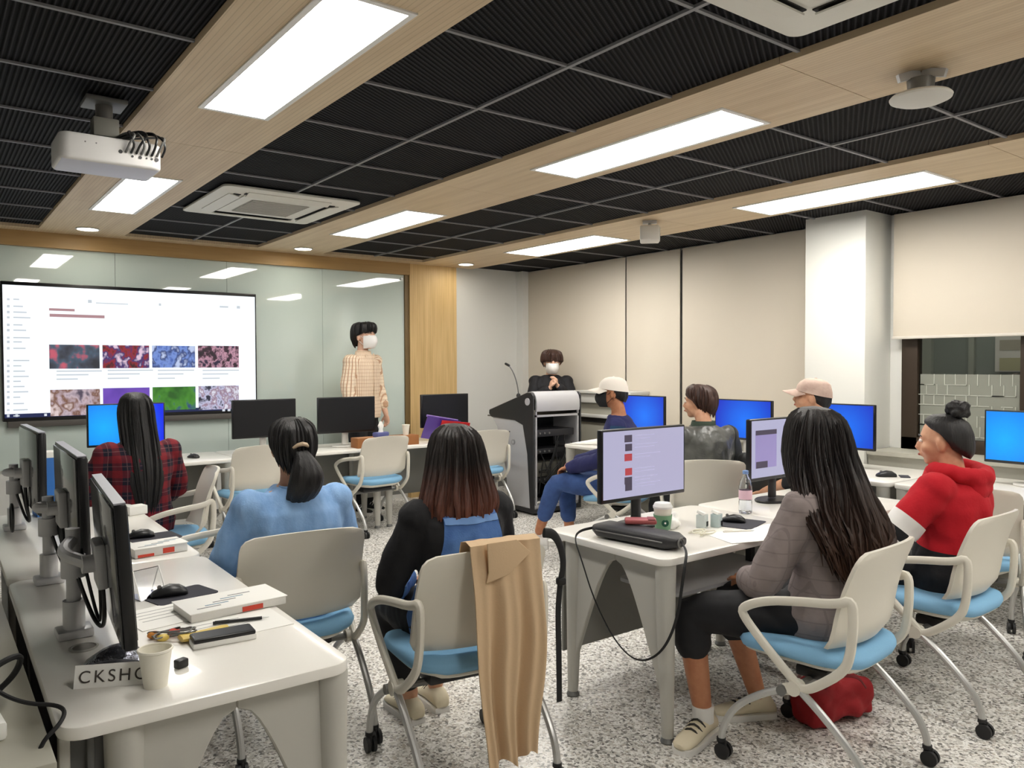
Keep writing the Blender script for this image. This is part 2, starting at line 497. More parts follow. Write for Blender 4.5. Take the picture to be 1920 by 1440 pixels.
# ---- window
wn = struct(link(bpy.data.objects.new('window_1', None), None, (XR, 0, 0)), 'brown framed window under the raised blind')
def wbar(lo, hi): MB().bb(lo, hi).bevelled(.004).build('frame_bar', M_brown, wn)
wbar((-.03, 2.86, WZ0), (.05, WY1, WZ1)); wbar((-.03, 2.06, WZ0), (.05, 2.17, WZ1)); wbar((-.03, WY0, WZ0), (.05, WY0 + .1, WZ1))
wbar((-.03, WY0, WZ0), (.05, WY1, WZ0 + .095)); wbar((-.03, WY0, WZ1 - .08), (.05, WY1, WZ1))
M_pane = mat('window pane', (.80, .86, .84, 1), .02, trans=1.0)
for y0, y1 in ((2.17, 2.86), (WY0 + .1, 2.06)):
    MB().bb((.004, y0, WZ0 + .095), (.010, y1, WZ1 - .08)).build('pane', M_pane, wn, smooth=False)
# frosted film with a lattice of lines on the lower pane
fm = MB().bb((-.002, 2.18, .93), (.0015, 2.85, 1.40)).build('frosted_film', mat('frosted film', srgb(146, 148, 138), .6, alpha=.8), wn, smooth=False)
lat = MB()
random.seed(3)
for i in range(9):
    for j in range(6):
        y = 2.20 + i * .075 + (j % 2) * .02; z = .945 + j * .075
        if random.random() < .75: lat.bb((-.006, y, z), (-.0025, y + random.choice((.075, .15)), z + .006))
        if random.random() < .75: lat.bb((-.006, y, z), (-.0025, y + .006, z + .081))
lt = lat.build('lattice_lines', mat('lattice line', srgb(184, 186, 176), .6), wn, smooth=False); lt['kind'] = 'stuff'
# what stands outside the window: a lit corridor wall with a paper notice
out = struct(MB().bb((8.3, -1.5, 0), (8.42, 8, 2.8)).build('wall_outside', mat('corridor wall', srgb(120, 126, 120), .8)), 'dim corridor wall beyond the window')
for y, w, c in ((3.95, .30, (150, 152, 142)), (3.42, .05, (150, 140, 110)), (2.95, .42, (84, 94, 90)), (2.2, .5, (110, 118, 112))):
    MB().bb((8.25, y - w / 2, 0), (8.30, y + w / 2, 2.6)).build('wall_panel', mat('corridor panel %d' % c[0], srgb(*c), .7), out)
nb = thing('notice', 'pale paper notice seen through the brown window', 'notice', (8.22, 2.98, 1.45))
MB().box((0, 0, .12), (.012, .42, .34)).build('sheet', mat('notice paper', srgb(196, 190, 184), .8), nb)
MB().box((-.008, 0, .20), (.004, .34, .10)).build('picture', mat('notice picture', srgb(150, 142, 128), .8), nb)
MB().box((-.008, .02, .02), (.004, .30, .12)).build('picture', mat('notice picture b', srgb(160, 154, 120), .8), nb)
MB().bb((XR + .25, -1.5, 2.7), (8.42, 8, 2.8)).build('ceiling_corridor', M_grey_wall); struct(bpy.data.objects['ceiling_corridor'])
cl = thing('corridor_light', 'ceiling lamp of the corridor outside the window', 'ceiling light', (7.3, 2.9, 2.68))
MB().box((0, 0, 0), (.2, 1.2, .03)).build('diffuser', mat('corridor lamp', srgb(255, 250, 240), .5, emit=(1, .95, .85, 1), es=14.0), cl)
# ================================================================ DESKS
def make_desk(name, L, D, label, loc, rz, tray=False, endplate=False, panel=M_panel_grey, group='white computer desks'):
    t = thing(name, label, 'desk', loc, rz, group)
    top = MB().prism(rrect(0, 0, L, D, .055, 6), .70, .73).bevelled(.006, 2)
    top.build('desktop', M_desk, t)
    for e, x in ((0, .055), (1, L - .055)):
        # arched gusset joining the two legs of an end
        for side in (0, 1):
            o = []
            for i in range(13):                      # inner arch from the apex down to the foot
                u = i / 12
                yy = .5 - .43 * u ** .62 * (.55 + .45 * u)
                o.append((yy * D, .665 - .53 * (u ** 1.45)))
            o.append((.045 * D, .135)); o.append((.03 * D, .695)); o.append((.5 * D, .695))
            DL = .86 * D
            o = [(a * .86, b) for a, b in o]
            if side: o = [(DL - a, b) for a, b in o][::-1]
            MB().prism(o, x - .012, x + .012, 'x').bevelled(.004, 1).build('gusset', M_desk_leg, t)
            y = .06 * D if side == 0 else .80 * D
            y2 = y + (-.012 if side == 0 else .012)
            lg = MB().tube([(x, y, .70), (x, y, .5), (x, (y + y2) / 2, .25), (x, y2, .022)], [.042, .038, .031, .024], 12).build('leg', M_desk_leg, t)
            MB().lathe([(.027, .0), (.030, .006), (.022, .022)], 12, (x, y2, 0)).build('foot', M_grey_metal, lg)
    MB().rbox((L / 2, D - .065, .43), (L - .10, .016, .50), .005).build('modesty_panel', panel, t)
    if endplate:
        pl = MB().rbox((.075, D * .905, .43), (.014, D * .15, .54), .004).build('end_plate', panel, t)
        MB().tube([(.066, D * .90, .655), (.062, D * .90, .655)], .008, 12).build('bolt', M_silver, pl)
        MB().rbox((.07, D * .975, .35), (.03, .022, .70), .005).build('end_post', M_desk_leg, t)
    MB().rbox((L / 2, D * .55, .685), (L - .2, .05, .03), .004).build('rail', M_panel_grey, t)
    if tray:
        MB().prism(rrect(.14, .06, L - .14, .40, .04), .545, .56).build('shelf', M_silver, t)
        for x in (.2, L - .2):
            MB().bb((x - .015, .2, .55), (x + .015, .23, .70)).build('hanger', M_black_plastic, t)
    return t
# row along the side wall (screens turn their backs to the camera)
make_desk('computer_desk', 1.39, .655, 'white desk with the nameplate, books and paper cup on it', (.868, 1.815, 0), PI / 2 - .012, endplate=True, panel=M_panel_dark)
make_desk('computer_desk', 1.45, .655, 'white desk further along, behind the desk with the nameplate', (.885, 3.215, 0), PI / 2 - .012, endplate=True, panel=M_panel_dark)
# row below the big screen
for x, l in ((.72, 'white desk under the big screen, in front of the plaid shirt woman'), (2.04, 'white desk between the two black monitors nearest the screen'), (3.36, 'white desk carrying the cardboard box and purple folder')):
    make_desk('computer_desk', 1.31, .66, l, (x, 6.36, 0), 0)
# middle row
make_desk('computer_desk', 1.03, .72, 'white desk with the coffee cup and black pouch', (2.255, 2.02, 0), 0, True)
make_desk('computer_desk', 1.0, .72, 'white desk in front of the red hoodie woman', (3.29, 2.02, 0), 0, True)
# row along the blinds
for y1, L, l in ((2.46, 1.42, 'white desk at the window with the blue monitor cut by the photo edge'), (3.90, 1.42, 'white desk in front of the white column'), (5.60, 1.68, 'white desk at the blinds nearest the lectern')):
    make_desk('computer_desk', L, .80, l, (4.83, y1, 0), -PI / 2)

# ================================================================ CHAIRS
def make_chair(label, loc, rz):
    t = thing('swivel_chair', label, 'chair', loc, rz, 'white shell chairs with blue seats')
    # back shell
    nu, nv = 15, 13
    def P(u, v, off):
        z = .505 + .345 * v
        hw = .236 + .012 * (1 - v)
        r = .048; dz = .345 * v - (.345 - r)
        if dz > 0: hw -= r - math.sqrt(max(r * r - dz * dz, 0))
        r2 = .06; dz = r2 - .345 * v
        if dz > 0: hw -= (r2 - math.sqrt(max(r2 * r2 - dz * dz, 0))) * .45
        y = -.222 - .075 * v + .018 * math.sin(v * PI) + .055 * (u * u) * (1 - .35 * v)
        if v < .2: y += .03 * (1 - v / .2) ** 2
        return Vector((u * hw, y + off, z + .012 * (1 - u * u) * v))
    vs = []; fs = []
    for off in (0.007, -.007):
        for j in range(nv):
            v = j / (nv - 1); v = 1 - (1 - v) ** 1.4
            for i in range(nu):
                vs.append(P(-1 + 2 * i / (nu - 1), v, off))
    N = nu * nv
    for j in range(nv - 1):
        for i in range(nu - 1):
            a = j * nu + i
            fs.append((a, a + 1, a + nu + 1, a + nu)); fs.append((N + a, N + a + nu, N + a + nu + 1, N + a + 1))
    ring = [i for i in range(nu)] + [j * nu + nu - 1 for j in range(1, nv)] + [(nv - 1) * nu + i for i in range(nu - 2, -1, -1)] + [j * nu for j in range(nv - 2, 0, -1)]
    for a, b in zip(ring, ring[1:] + ring[:1]): fs.append((a, N + a, N + b, b))
    MB().add(vs, fs).build('backrest', M_shell, t, angle=50)
    for sx in (-1, 1):
        loop = [(.238, -.235, .70), (.250, -.19, .675), (.268, -.06, .662), (.276, .06, .640), (.277, .145, .600), (.275, .150, .570),
                (.268, .06, .475), (.258, -.045, .375), (.256, -.070, .352), (.252, -.115, .372), (.246, -.215, .455), (.240, -.232, .52), (.238, -.240, .62)]
        pts = chaikin([(sx * a, b, c) for a, b, c in loop], 2, True)
        MB().tube(pts, .0165, 10, flat=.85, closed=True).build('armrest', M_shell, t)
        hub = MB().tube([(sx * .225, -.045, .352), (sx * .272, -.045, .352)], .026, 14)
        hub.tube([(sx * .25, -.05, .352), (sx * .25, -.005, .335)], .021, 10)
        hb = hub.build('hub', M_shell, t)
        MB().tube([(sx * .25, -.004, .335), (sx * .279, -.004, .335)], .018, 14).build('pivot_cap', M_grey_metal, hb)
        fp = chaikin([(sx * .252, -.004, .335), (sx * .252, .08, .295), (sx * .252, .19, .215), (sx * .250, .243, .12), (sx * .250, .25, .062)], 2)
        rp = chaikin([(sx * .256, -.06, .352), (sx * .256, -.15, .285), (sx * .254, -.265, .175), (sx * .252, -.30, .10), (sx * .252, -.302, .062)], 2)
        for pts in (fp, rp):
            lg = MB().tube(pts, .0135, 10).build('leg', M_chrome, t)
            e = pts[-1]; c = MB()
            c.tube([(e.x - .006, e.y - .010, .029), (e.x - .019, e.y - .010, .029)], .029, 18)
            c.tube([(e.x + .006, e.y - .010, .029), (e.x + .019, e.y - .010, .029)], .029, 18)
            c.rbox((e.x, e.y - .004, .045), (.012, .034, .045), .004)
            c.tube([(e.x, e.y, .06), (e.x, e.y, .074)], .017, 12)
            c.build('caster', M_rubber, lg)
    def sq(hx, hy, z, yo=0):
        out = []
        for j in range(32):
            a = 2 * PI * j / 32; c, s_ = math.cos(a), math.sin(a)
            out.append(Vector((hx * math.copysign(abs(c) ** .55, c), yo + hy * math.copysign(abs(s_) ** .55, s_), z)))
        return out
    def sag(r, k=.012):
        for p in r:
            d = (p.y) / .24
            p.z -= k * max(d, 0) ** 2 * 1.6 + (-.006 if abs(p.x) > .15 else 0)
        return r
    MB().loft([sag(sq(.205, .205, .425)), sag(sq(.232, .235, .435)), sag(sq(.240, .243, .455)), sag(sq(.232, .235, .474)), sag(sq(.20, .205, .484)), sag(sq(.10, .10, .486))]).build('seat', M_seat, t, angle=60)
    MB().loft([sag(sq(.12, .13, .395)), sag(sq(.19, .20, .408)), sag(sq(.222, .225, .424)), sag(sq(.222, .225, .430))]).build('seat_pan', M_shell, t, angle=60)
    MB().tube([(-.24, -.045, .352), (.24, -.045, .352)], .014, 10).build('crossbar', M_grey_metal, t)
    MB().rbox((0, -.05, .375), (.30, .12, .04), .01).build('bracket', M_black_plastic, t)
    return t
CH = [
    ('white chair under the woman in the light blue shirt', (1.175, 3.07), -.10),
    ('white chair with the tan coat over its back', (1.565, 2.42), -.14),
    ('white chair under the long-haired woman in the grey blazer', (2.66, 1.63), .10),
    ('white chair under the woman in the red hoodie', (3.575, 1.63), .02),
    ('empty white chair pushed to the desk under the middle black monitor', (3.23, 6.38), .10),
    ('empty white chair beside the lectern', (4.34, 6.33), -.10),
    ('empty white chair half hidden by the ponytail woman', (2.12, 6.30), .05),
    ('white chair turned sideways beside the plaid shirt woman', (1.15, 4.94), 1.42),
    ('empty white chair turned sideways next to the blue shirt woman', (.955, 3.63), 1.50),
    ('white chair behind the boy in the grey jacket', (4.27, 3.47), -.75),
    ('white chair under the man in the white cap', (4.34, 4.38), .50),
    ('white chair under the man in the pink cap', (4.42, 2.78), .35),
    ('empty white chair cut by the photo edge at the window desk', (4.42, 1.86), -1.1),
]
c0 = make_chair(CH[0][0], (CH[0][1][0], CH[0][1][1], 0), CH[0][2])
for l, (x, y), r in CH[1:]:
    dup(c0, (x, y, 0), r, l)

# ================================================================ MONITORS
def screen_mat(name, c1, c2, glow=(.15, .1), es=1.0, spread=.35):
    m, nt, p, tc = node_mat(name)
    sep = nt.nodes.new('ShaderNodeSeparateXYZ'); nt.links.new(tc.outputs['Object'], sep.inputs[0])
    dx = math_node(nt, 'SUBTRACT', sep.outputs[0], glow[0]); dz = math_node(nt, 'SUBTRACT', sep.outputs[2], glow[1])
    d = math_node(nt, 'SQRT', math_node(nt, 'ADD', math_node(nt, 'MULTIPLY', dx, dx), math_node(nt, 'MULTIPLY', dz, dz)))
    f = math_node(nt, 'MINIMUM', math_node(nt, 'DIVIDE', d, spread), 1.0)
    colr = mix_col(nt, f, c1, c2)
    p.inputs['Base Color'].default_value = (.01, .01, .012, 1)
    p.inputs['Roughness'].default_value = .3
    nt.links.new(colr, p.inputs['Emission Color']); p.inputs['Emission Strength'].default_value = es
    return m
M_blue = screen_mat('blue desktop', srgb(20, 120, 250), srgb(4, 30, 190), (.03, .27), 1.0, .33)
M_blue2 = screen_mat('cyan desktop', srgb(0, 175, 255), srgb(0, 40, 235), (-.16, .28), 1.0, .42)
M_page = screen_mat('pale page', srgb(206, 204, 232), srgb(186, 184, 214), (.1, 1.0), .85)
M_off = mat('screen off', srgb(13, 14, 19), .35)
M_stand = mat('monitor stand white', srgb(206, 204, 198), .4)
def make_monitor(label, loc, rz, scr, arm=False, group='desktop monitors', stand=M_stand, z0=.862):
    t = thing('monitor', label, 'monitor', loc, rz, group)
    z = z0 + .164 - .73
    MB().rbox((0, .012, z), (.553, .030, .328), .006).build('housing', M_bezel, t)
    MB().rbox((0, .034, z - .02), (.36, .028, .20), .010).build('back_cover', M_black_plastic, t)
    MB().bb((-.265, -.0045, z - .146), (.265, -.003, z + .155)).build('screen', scr, t, smooth=False)
    if not arm:
        MB().tube([(0, .055, .02), (0, .055, z - .02)], (.030), 12, flat=.55, lat=(1, 0, 0)).build('stand_column', stand, t)
        MB().prism([(a * 1.0, b + .045) for a, b in [(.125 * math.cos(k * PI / 12), .085 * math.sin(k * PI / 12)) for k in range(24)]], 0, .014).bevelled(.004, 1).build('stand_base', stand, t)
    return t
make_monitor('blue screen monitor behind the plaid shirt woman', (1.27, 6.62, .73), 0, M_blue2)
make_monitor('black switched-off monitor just in front of the big screen corner', (2.35, 6.62, .73), 0, M_off)
make_monitor('black switched-off monitor in front of the presenter', (3.11, 6.62, .73), -.06, M_off)
make_monitor('black switched-off monitor before the oak wall panel', (4.17, 6.62, .73), 0, M_off)
mon1 = make_monitor('monitor with a pale page of thumbnails behind the coffee cup', (2.655, 2.50, .73), 0, M_page, stand=M_black_plastic)
mon2 = make_monitor('monitor with a pale page and picture, hidden by long hair', (3.72, 2.50, .73), 0, M_page, stand=M_black_plastic)
make_monitor('blue monitor behind the man in the white cap', (5.36, 5.08, .73), -PI / 2, M_blue)
make_monitor('blue monitor beside the boy in the grey jacket', (5.33, 3.94, .73), -PI / 2, M_blue)
make_monitor('blue monitor in front of the white column', (5.33, 3.11, .73), -PI / 2, M_blue)
make_monitor('bright blue monitor behind the hair bun', (5.33, 1.85, .73), -PI / 2, M_blue2)
# page content on the two middle monitors
M_ink = mat('screen ink', srgb(60, 56, 70), .6, emit=srgb(70, 62, 80), es=.6)
M_inkred = mat('screen ink red', srgb(150, 50, 50), .6, emit=srgb(160, 60, 70), es=.7)
M_line = mat('screen line', srgb(160, 158, 185), .6, emit=srgb(160, 158, 190), es=.8)
M_pict = mat('screen picture', srgb(120, 110, 150), .6, emit=srgb(128, 122, 168), es=.8)
s1 = [c for c in mon1.children if c.name.startswith('screen')][0]
for k, (z, mm) in enumerate(((.385, M_ink), (.345, M_ink), (.300, M_inkred), (.235, M_inkred), (.195, M_ink), (.165, M_ink))):
    z = z + .03
    MB().bb((-.135 + .004 * (k % 2), -.0062, z - .016), (-.088, -.0048, z + .016)).build('thumbnail', mm, s1, smooth=False)
    MB().bb((-.070, -.0060, z + .010), (.06 + .02 * (k % 3), -.0048, z + .0125)).build('text_line', M_line, s1, smooth=False)
    MB().bb((-.070, -.0060, z - .004), (.03 + .03 * (k % 2), -.0048, z - .0015)).build('text_line', M_line, s1, smooth=False)
s2 = [c for c in mon2.children if c.name.startswith('screen')][0]
MB().bb((-.235, -.0062, .20), (-.05, -.0048, .395)).build('picture', M_pict, s2, smooth=False)
MB().bb((-.235, -.0068, .375), (-.05, -.0062, .40)).build('title_bar', M_ink, s2, smooth=False)
MB().bb((-.230, -.0068, .20), (-.13, -.0062, .235)).build('picture_shade', M_ink, s2, smooth=False)

# monitors on arms along the side wall
M_back = mat('glossy monitor back', srgb(34, 34, 36), .18, coat=.5)
def arm_monitor(label, y, x, zc, rz, tilt, base):
    t = thing('monitor', label, 'monitor', (x, y, .73), 0, 'monitors on arms')
    R = rotm(0, 0, rz) @ rotm(tilt)
    c = Vector((0, 0, zc - .73))
    MB().rbox(c, (.60, .030, .355), .006, R=R).build('housing', M_bezel, t)
    MB().rbox(c + R @ Vector((0, .017, .0)), (.588, .006, .343), .003, R=R).build('back_cover', M_back, t)
    MB().box(c + R @ Vector((0, -.0155, .006)), (.58, .002, .325), R).build('screen', M_off, t, smooth=False)
    MB().box(c + R @ Vector((0, 0, .179)), (.598, .026, .004), R).build('top_edge', mat('monitor top edge', srgb(150, 150, 160), .3), t)
    MB().rbox(c + R @ Vector((0, .032, -.02)), (.12, .026, .12), .006, R=R).build('mount_plate', M_silver, t)
    bo = Vector((base[0] - x, base[1] - y, 0))
    a = MB().tube([bo + Vector((0, 0, .02)), bo + Vector((0, 0, .30))], .0185, 16).build('arm_post', M_silver, t)
    MB().rbox(bo + Vector((0, 0, .012)), (.09, .08, .024), .006).build('clamp', M_silver, a)
    MB().tube([bo + Vector((0, 0, .02)), bo + Vector((0, 0, .10))], .028, 16).build('base_collar', M_silver, a)
    MB().tube([bo + Vector((0, 0, .165)), bo + Vector((0, 0, .225))], .031, 16).build('post_collar', M_silver, a)
    e = Vector((-.055, 0, zc - .75)); s0 = bo + Vector((0, 0, .27))
    mid = s0.lerp(e, .5) + Vector((-.05, 0, 0))
    MB().tube(chaikin([s0, mid, e], 2), .017, 10).build('arm_link', M_silver, t)
    MB().tube([e + Vector((-.018, 0, 0)), e + Vector((.022, 0, 0))], .024, 12).build('swivel_joint', M_silver, t)
    cb = MB()
    cb.tube(chaikin([bo + Vector((0, -.02, .20)), bo + Vector((.02, -.03, .12)), bo + Vector((.04, -.08, .05)), bo + Vector((.05, -.15, .05)), Vector((-.03, -.06, .12)), Vector((-.03, 0, .24))], 3), .0055, 8)
    cb.tube(chaikin([bo + Vector((.02, .0, .24)), bo + Vector((.04, -.05, .10)), bo + Vector((.05, -.11, .04)), Vector((-.035, -.03, .16)), Vector((-.03, .05, .26))], 3), .0045, 8)
    q = cb.build('cables', M_black_plastic, t); q['kind'] = 'stuff'
arm_monitor('black monitor seen from its back above the nameplate desk', 2.325, .405, .975, PI / 2 - .08, -.06, (.33, 2.46))
arm_monitor('second monitor on an arm with a brown reflection', 3.03, .405, 1.02, PI / 2 - .02, -.02, (.345, 3.12))
arm_monitor('monitor on an arm turned edge-on below the big screen', 4.13, .40, 1.02, PI / 2 + .02, 0, (.335, 4.24))

mo = [o for o in bpy.data.objects if o.name.startswith('monitor') and 'edge-on' in o.get('label', '')][0]
MB().tube([(-.085 + .0 * k, .055 * math.cos(k * PI / 12) - .02, .075 + .060 * math.sin(k * PI / 12)) for k in range(24)], .006, 8, closed=True).build('cable_loop', M_black_plastic, mo)
# ================================================================ BIG SCREEN
bs = thing('display_screen', 'large wall screen with a white page of video thumbnails', 'screen', (1.575, 7.62, 1.60))
MB().rbox((0, 0, 0), (2.09, .07, 1.15), .008).build('frame', M_bezel, bs)
MB().bb((-1.03, -.038, -.512), (1.03, -.035, .545)).build('screen', mat('white page', (.01, .01, .01, 1), .3, emit=srgb(244, 250, 255), es=1.05), bs, smooth=False)
MB().bb((-1.03, -.039, -.545), (1.03, -.035, -.512)).build('taskbar', mat('taskbar', (.01, .01, .01, 1), .3, emit=srgb(30, 40, 84), es=.9), bs, smooth=False)
MB().rbox((0, .0, -.60), (2.02, .06, .055), .006).build('speaker_bar', mat('speaker bar', srgb(92, 88, 84), .5), bs)
scr = [c for c in bs.children if c.name.startswith('screen')][0]
def emis(c, es=.95): return mat('px %d %d %d' % c, (.01, .01, .01, 1), .4, emit=srgb(*c), es=es)
def thumb_mat(name, cols, scale):
    m, nt, p, tc = node_mat(name)
    mp = nt.nodes.new('ShaderNodeMapping'); mp.inputs['Scale'].default_value = (scale, scale, scale * .8); mp.inputs['Location'].default_value = (random.random() * 9, 0, random.random() * 9)
    nz = nt.nodes.new('ShaderNodeTexNoise'); nz.inputs['Scale'].default_value = 1; nz.inputs['Detail'].default_value = 2.5; nz.inputs['Roughness'].default_value = .6
    rp = nt.nodes.new('ShaderNodeValToRGB')
    el = rp.color_ramp.elements
    n = len(cols)
    el[0].position = .34; el[0].color = srgb(*cols[0]); el[1].position = .66; el[1].color = srgb(*cols[-1])
    for i in range(1, n - 1):
        e = el.new(.34 + .32 * i / (n - 1)); e.color = srgb(*cols[i])
    nt.links.new(tc.outputs['Object'], mp.inputs[0]); nt.links.new(mp.outputs[0], nz.inputs['Vector']); nt.links.new(nz.outputs['Fac'], rp.inputs['Fac'])
    p.inputs['Base Color'].default_value = (.01, .01, .01, 1)
    nt.links.new(rp.outputs[0], p.inputs['Emission Color']); p.inputs['Emission Strength'].default_value = .9
    return m
def px(x, y):   # photo pixel on the screen plane -> local coordinates of the display
    v = _M @ Vector((x - 960, 1467.4, 720 - y)); k = 7.58 / v.y
    return v.x * k - 1.575, 1.48 + v.z * k - 1.60
TH = [((92, 646), (187, 691), [(40, 42, 52), (62, 66, 80), (70, 90, 110), (200, 90, 110)], 9),
      ((192, 647), (280, 690), [(60, 20, 30), (150, 30, 40), (40, 40, 110), (230, 200, 220)], 14),
      ((285, 648), (366, 689), [(70, 100, 180), (120, 150, 220), (40, 60, 120), (190, 205, 240)], 12),
      ((371, 648), (448, 689), [(30, 18, 30), (60, 30, 50), (200, 150, 170), (40, 30, 60)], 18),
      ((94, 731), (188, 777), [(80, 70, 90), (200, 180, 190), (120, 80, 60), (225, 205, 205)], 10),
      ((193, 728), (281, 775), [(96, 60, 170), (110, 70, 185), (118, 80, 190)], 5),
      ((286, 726), (367, 767), [(30, 90, 20), (52, 120, 30), (70, 140, 40), (40, 70, 120)], 9),
      ((372, 724), (448, 766), [(40, 40, 60), (200, 200, 230), (150, 120, 140), (225, 225, 240)], 17)]
random.seed(11)
for i, (a, b, cols, sc) in enumerate(TH):
    x0, z1 = px(*a); x1, z0 = px(*b)
    MB().bb((x0, -.041, z0), (x1, -.0385, z1)).build('thumbnail', thumb_mat('thumbnail %d' % i, cols, sc), scr, smooth=False)
bars = MB()
def ln(x0, x1, y, h=2.2):
    a, z = px(x0, y); b, _ = px(x1, y); hh = h * 7.4 / 1467 / 2
    bars.bb((a, -.0395, z - hh), (b, -.0383, z + hh))
for k, y in enumerate((561, 574, 585, 595, 609, 619, 633, 641, 653, 676, 686, 696, 706, 715, 725, 735, 745, 757, 769, 780)):
    ln(13, 18, y, 4 if k % 3 else 3); ln(25, 36 + (k * 7) % 22, y, 2)
for y, w in ((696, 85), (703, 60), (711, 40)):
    for x in (106, 202, 296, 380): ln(x, x + w * (.8 if x > 290 else 1), y - (0 if x < 200 else 1.5), 2)
ln(165, 172, 565, 5); ln(180, 240, 568, 1.5); ln(298, 302, 571, 4); ln(412, 428, 575, 3); ln(444, 450, 576, 5)
q = bars.build('page_marks', emis((196, 204, 212)), scr, smooth=False); q['kind'] = 'stuff'
hd = MB(); bars = hd
ln(92, 140, 580, 4); ln(93, 196, 591, 5)
q = hd.build('heading', emis((172, 132, 138)), scr, smooth=False)
tb = MB(); bars = tb
for x in (8, 24, 78, 92, 106, 412, 422, 432): ln(x + 5, x + 10, 780 - x * .026, 4)
q = tb.build('taskbar_icons', emis((220, 225, 235)), scr, smooth=False)

# ================================================================ LECTERN (slanted console, silver body, open rack)
lec = thing('lectern', 'silver and black multimedia lectern with an open rack', 'lectern', (4.77, 5.95, 0), 0)
M_lec = mat('lectern silver', srgb(196, 196, 200), .4, metal=.15)
M_lecblk = mat('lectern black', srgb(38, 38, 40), .45)
D2 = [(.02, .06), (.43, .06), (.47, .40), (.62, .84), (.70, .93), (.14, .98), (.02, 1.0)]
for x0, x1 in ((0, .02), (.58, .60)):
    MB().prism(D2, x0, x1, 'x').bevelled(.006, 1).build('side_panel', M_lec, lec)
    blk = [(-.005, .02), (.055, .02), (.10, .60), (.17, .88), (.30, .92), (.70, .935), (.745, .97), (.74, 1.01), (.10, 1.205), (.03, 1.205), (-.005, 1.17)]
    xx = (-.014, .0) if x0 == 0 else (.60, .614)
    sf = MB().prism(blk, xx[0], xx[1], 'x').bevelled(.005, 1).build('black_trim', M_lecblk, lec)
    if x0 == 0:
        MB().tube([(-.022, .085, 1.115), (-.013, .085, 1.115)], (.036), 20).build('round_badge', M_lec, sf)
        MB().tube([(-.012, .33, .70), (-.001, .33, .70)], .026, 18).build('lock_ring', mat('lock ring', srgb(150, 150, 152), .4), sf)
        MB().tube([(-.014, .33, .70), (-.012, .33, .70)], .017, 18).build('lock_face', M_lec, sf)
        MB().tube([(-.012, .40, .80), (-.001, .40, .80)], .008, 10).build('screw', M_lecblk, sf)
top = MB()
rol = []
for i in range(10):
    a = PI * .5 * i / 9
    rol.append((.02 - .0 + .07 * (1 - math.sin(a)) , 1.135 + .075 * (1 - math.cos(a)) if False else 0))
prof = [(-.012, 1.02), (-.018, 1.06), (-.016, 1.12), (0, 1.17), (.03, 1.205), (.08, 1.215), (.14, 1.205), (.12, 1.18), (.05, 1.18), (.01, 1.13), (.008, 1.02)]
MB().prism(prof, .02, .58, 'x').build('roller_cover', M_lec, lec, angle=50)
MB().prism([(.10, 1.19), (.74, .995), (.74, .98), (.10, 1.17)], .0, .60, 'x').build('work_surface', M_lecblk, lec)
MB().bb((.02, .0, .965), (.58, .03, .985)).build('rack_bar', M_lec, lec)
for x in (.02, .565): MB().bb((x, .0, .10), (x + .015, .02, 1.02)).build('rack_post', M_lec, lec)
MB().bb((.02, .02, .05), (.58, .43, .09)).build('rack_floor', M_lec, lec)
MB().bb((.02, .40, .09), (.58, .42, .95)).build('rack_back', M_matte_black, lec)
MB().bb((0, .0, .02), (.60, .60, .06)).build('plinth', M_lecblk, lec)
for x in (.06, .54):
    for y in (.06, .52): MB().tube([(x - .012, y, .02), (x + .012, y, .02)], .02, 12).build('caster', M_rubber, lec)
for z, h, c in ((.80, .07, (46, 46, 50)), (.62, .05, (30, 30, 33)), (.44, .14, (84, 82, 74)), (.34, .05, (28, 28, 30))):
    e = MB().rbox((.30, .22, z), (.50, .36, h), .004).build('rack_unit', mat('rack unit %d' % c[0], srgb(*c), .5), lec)
    for x in (.10, .16, .22): MB().tube([(x, .038, z), (x, .030, z)], .010, 10).build('knob', M_grey_metal, e)
cb = MB(); random.seed(5)
for k in range(14):
    x = .08 + .44 * random.random(); x2 = .08 + .44 * random.random()
    cb.tube(chaikin([(x, .03, .78 - .3 * random.random()), ((x + x2) / 2, -.0 + .02, .50 - .3 * random.random()), (x2, .03, .14 + .3 * random.random())], 2), .006, 6)
q = cb.build('rack_cables', M_matte_black, lec); q['kind'] = 'stuff'
pp = MB()
for k in range(9): pp.tube(chaikin([(.05 + .05 * k, .05, .10), (.08 + .05 * k, .02, .13 + .02 * (k % 3)), (.12 + .045 * k, .06, .10)], 2), .010, 6)
q = pp.build('white_cables', mat('white cable', srgb(220, 220, 216), .5), lec); q['kind'] = 'stuff'
tr = MB().bb((.08, .70, .93), (.50, .90, .945)).build('pull_out_tray', M_grey_metal, lec)
mic = thing('gooseneck_microphone', 'black gooseneck microphone rising from the lectern', 'microphone', (4.80, 6.24, 1.166))
MB().lathe([(.022, -.01), (.022, .01), (.012, .025)], 12).build('base', M_black_plastic, mic)
gp = chaikin([(0, 0, .02), (0.0, .02, .12), (-.01, .07, .24), (-.02, .13, .305)], 2)
MB().tube(gp, .0055, 8).build('neck', mat('mic neck', srgb(70, 70, 72), .4), mic)
MB().tube([gp[-1], gp[-1] + Vector((-.008, .045, .018))], .013, 12, round_=True).build('head', M_black_plastic, mic)

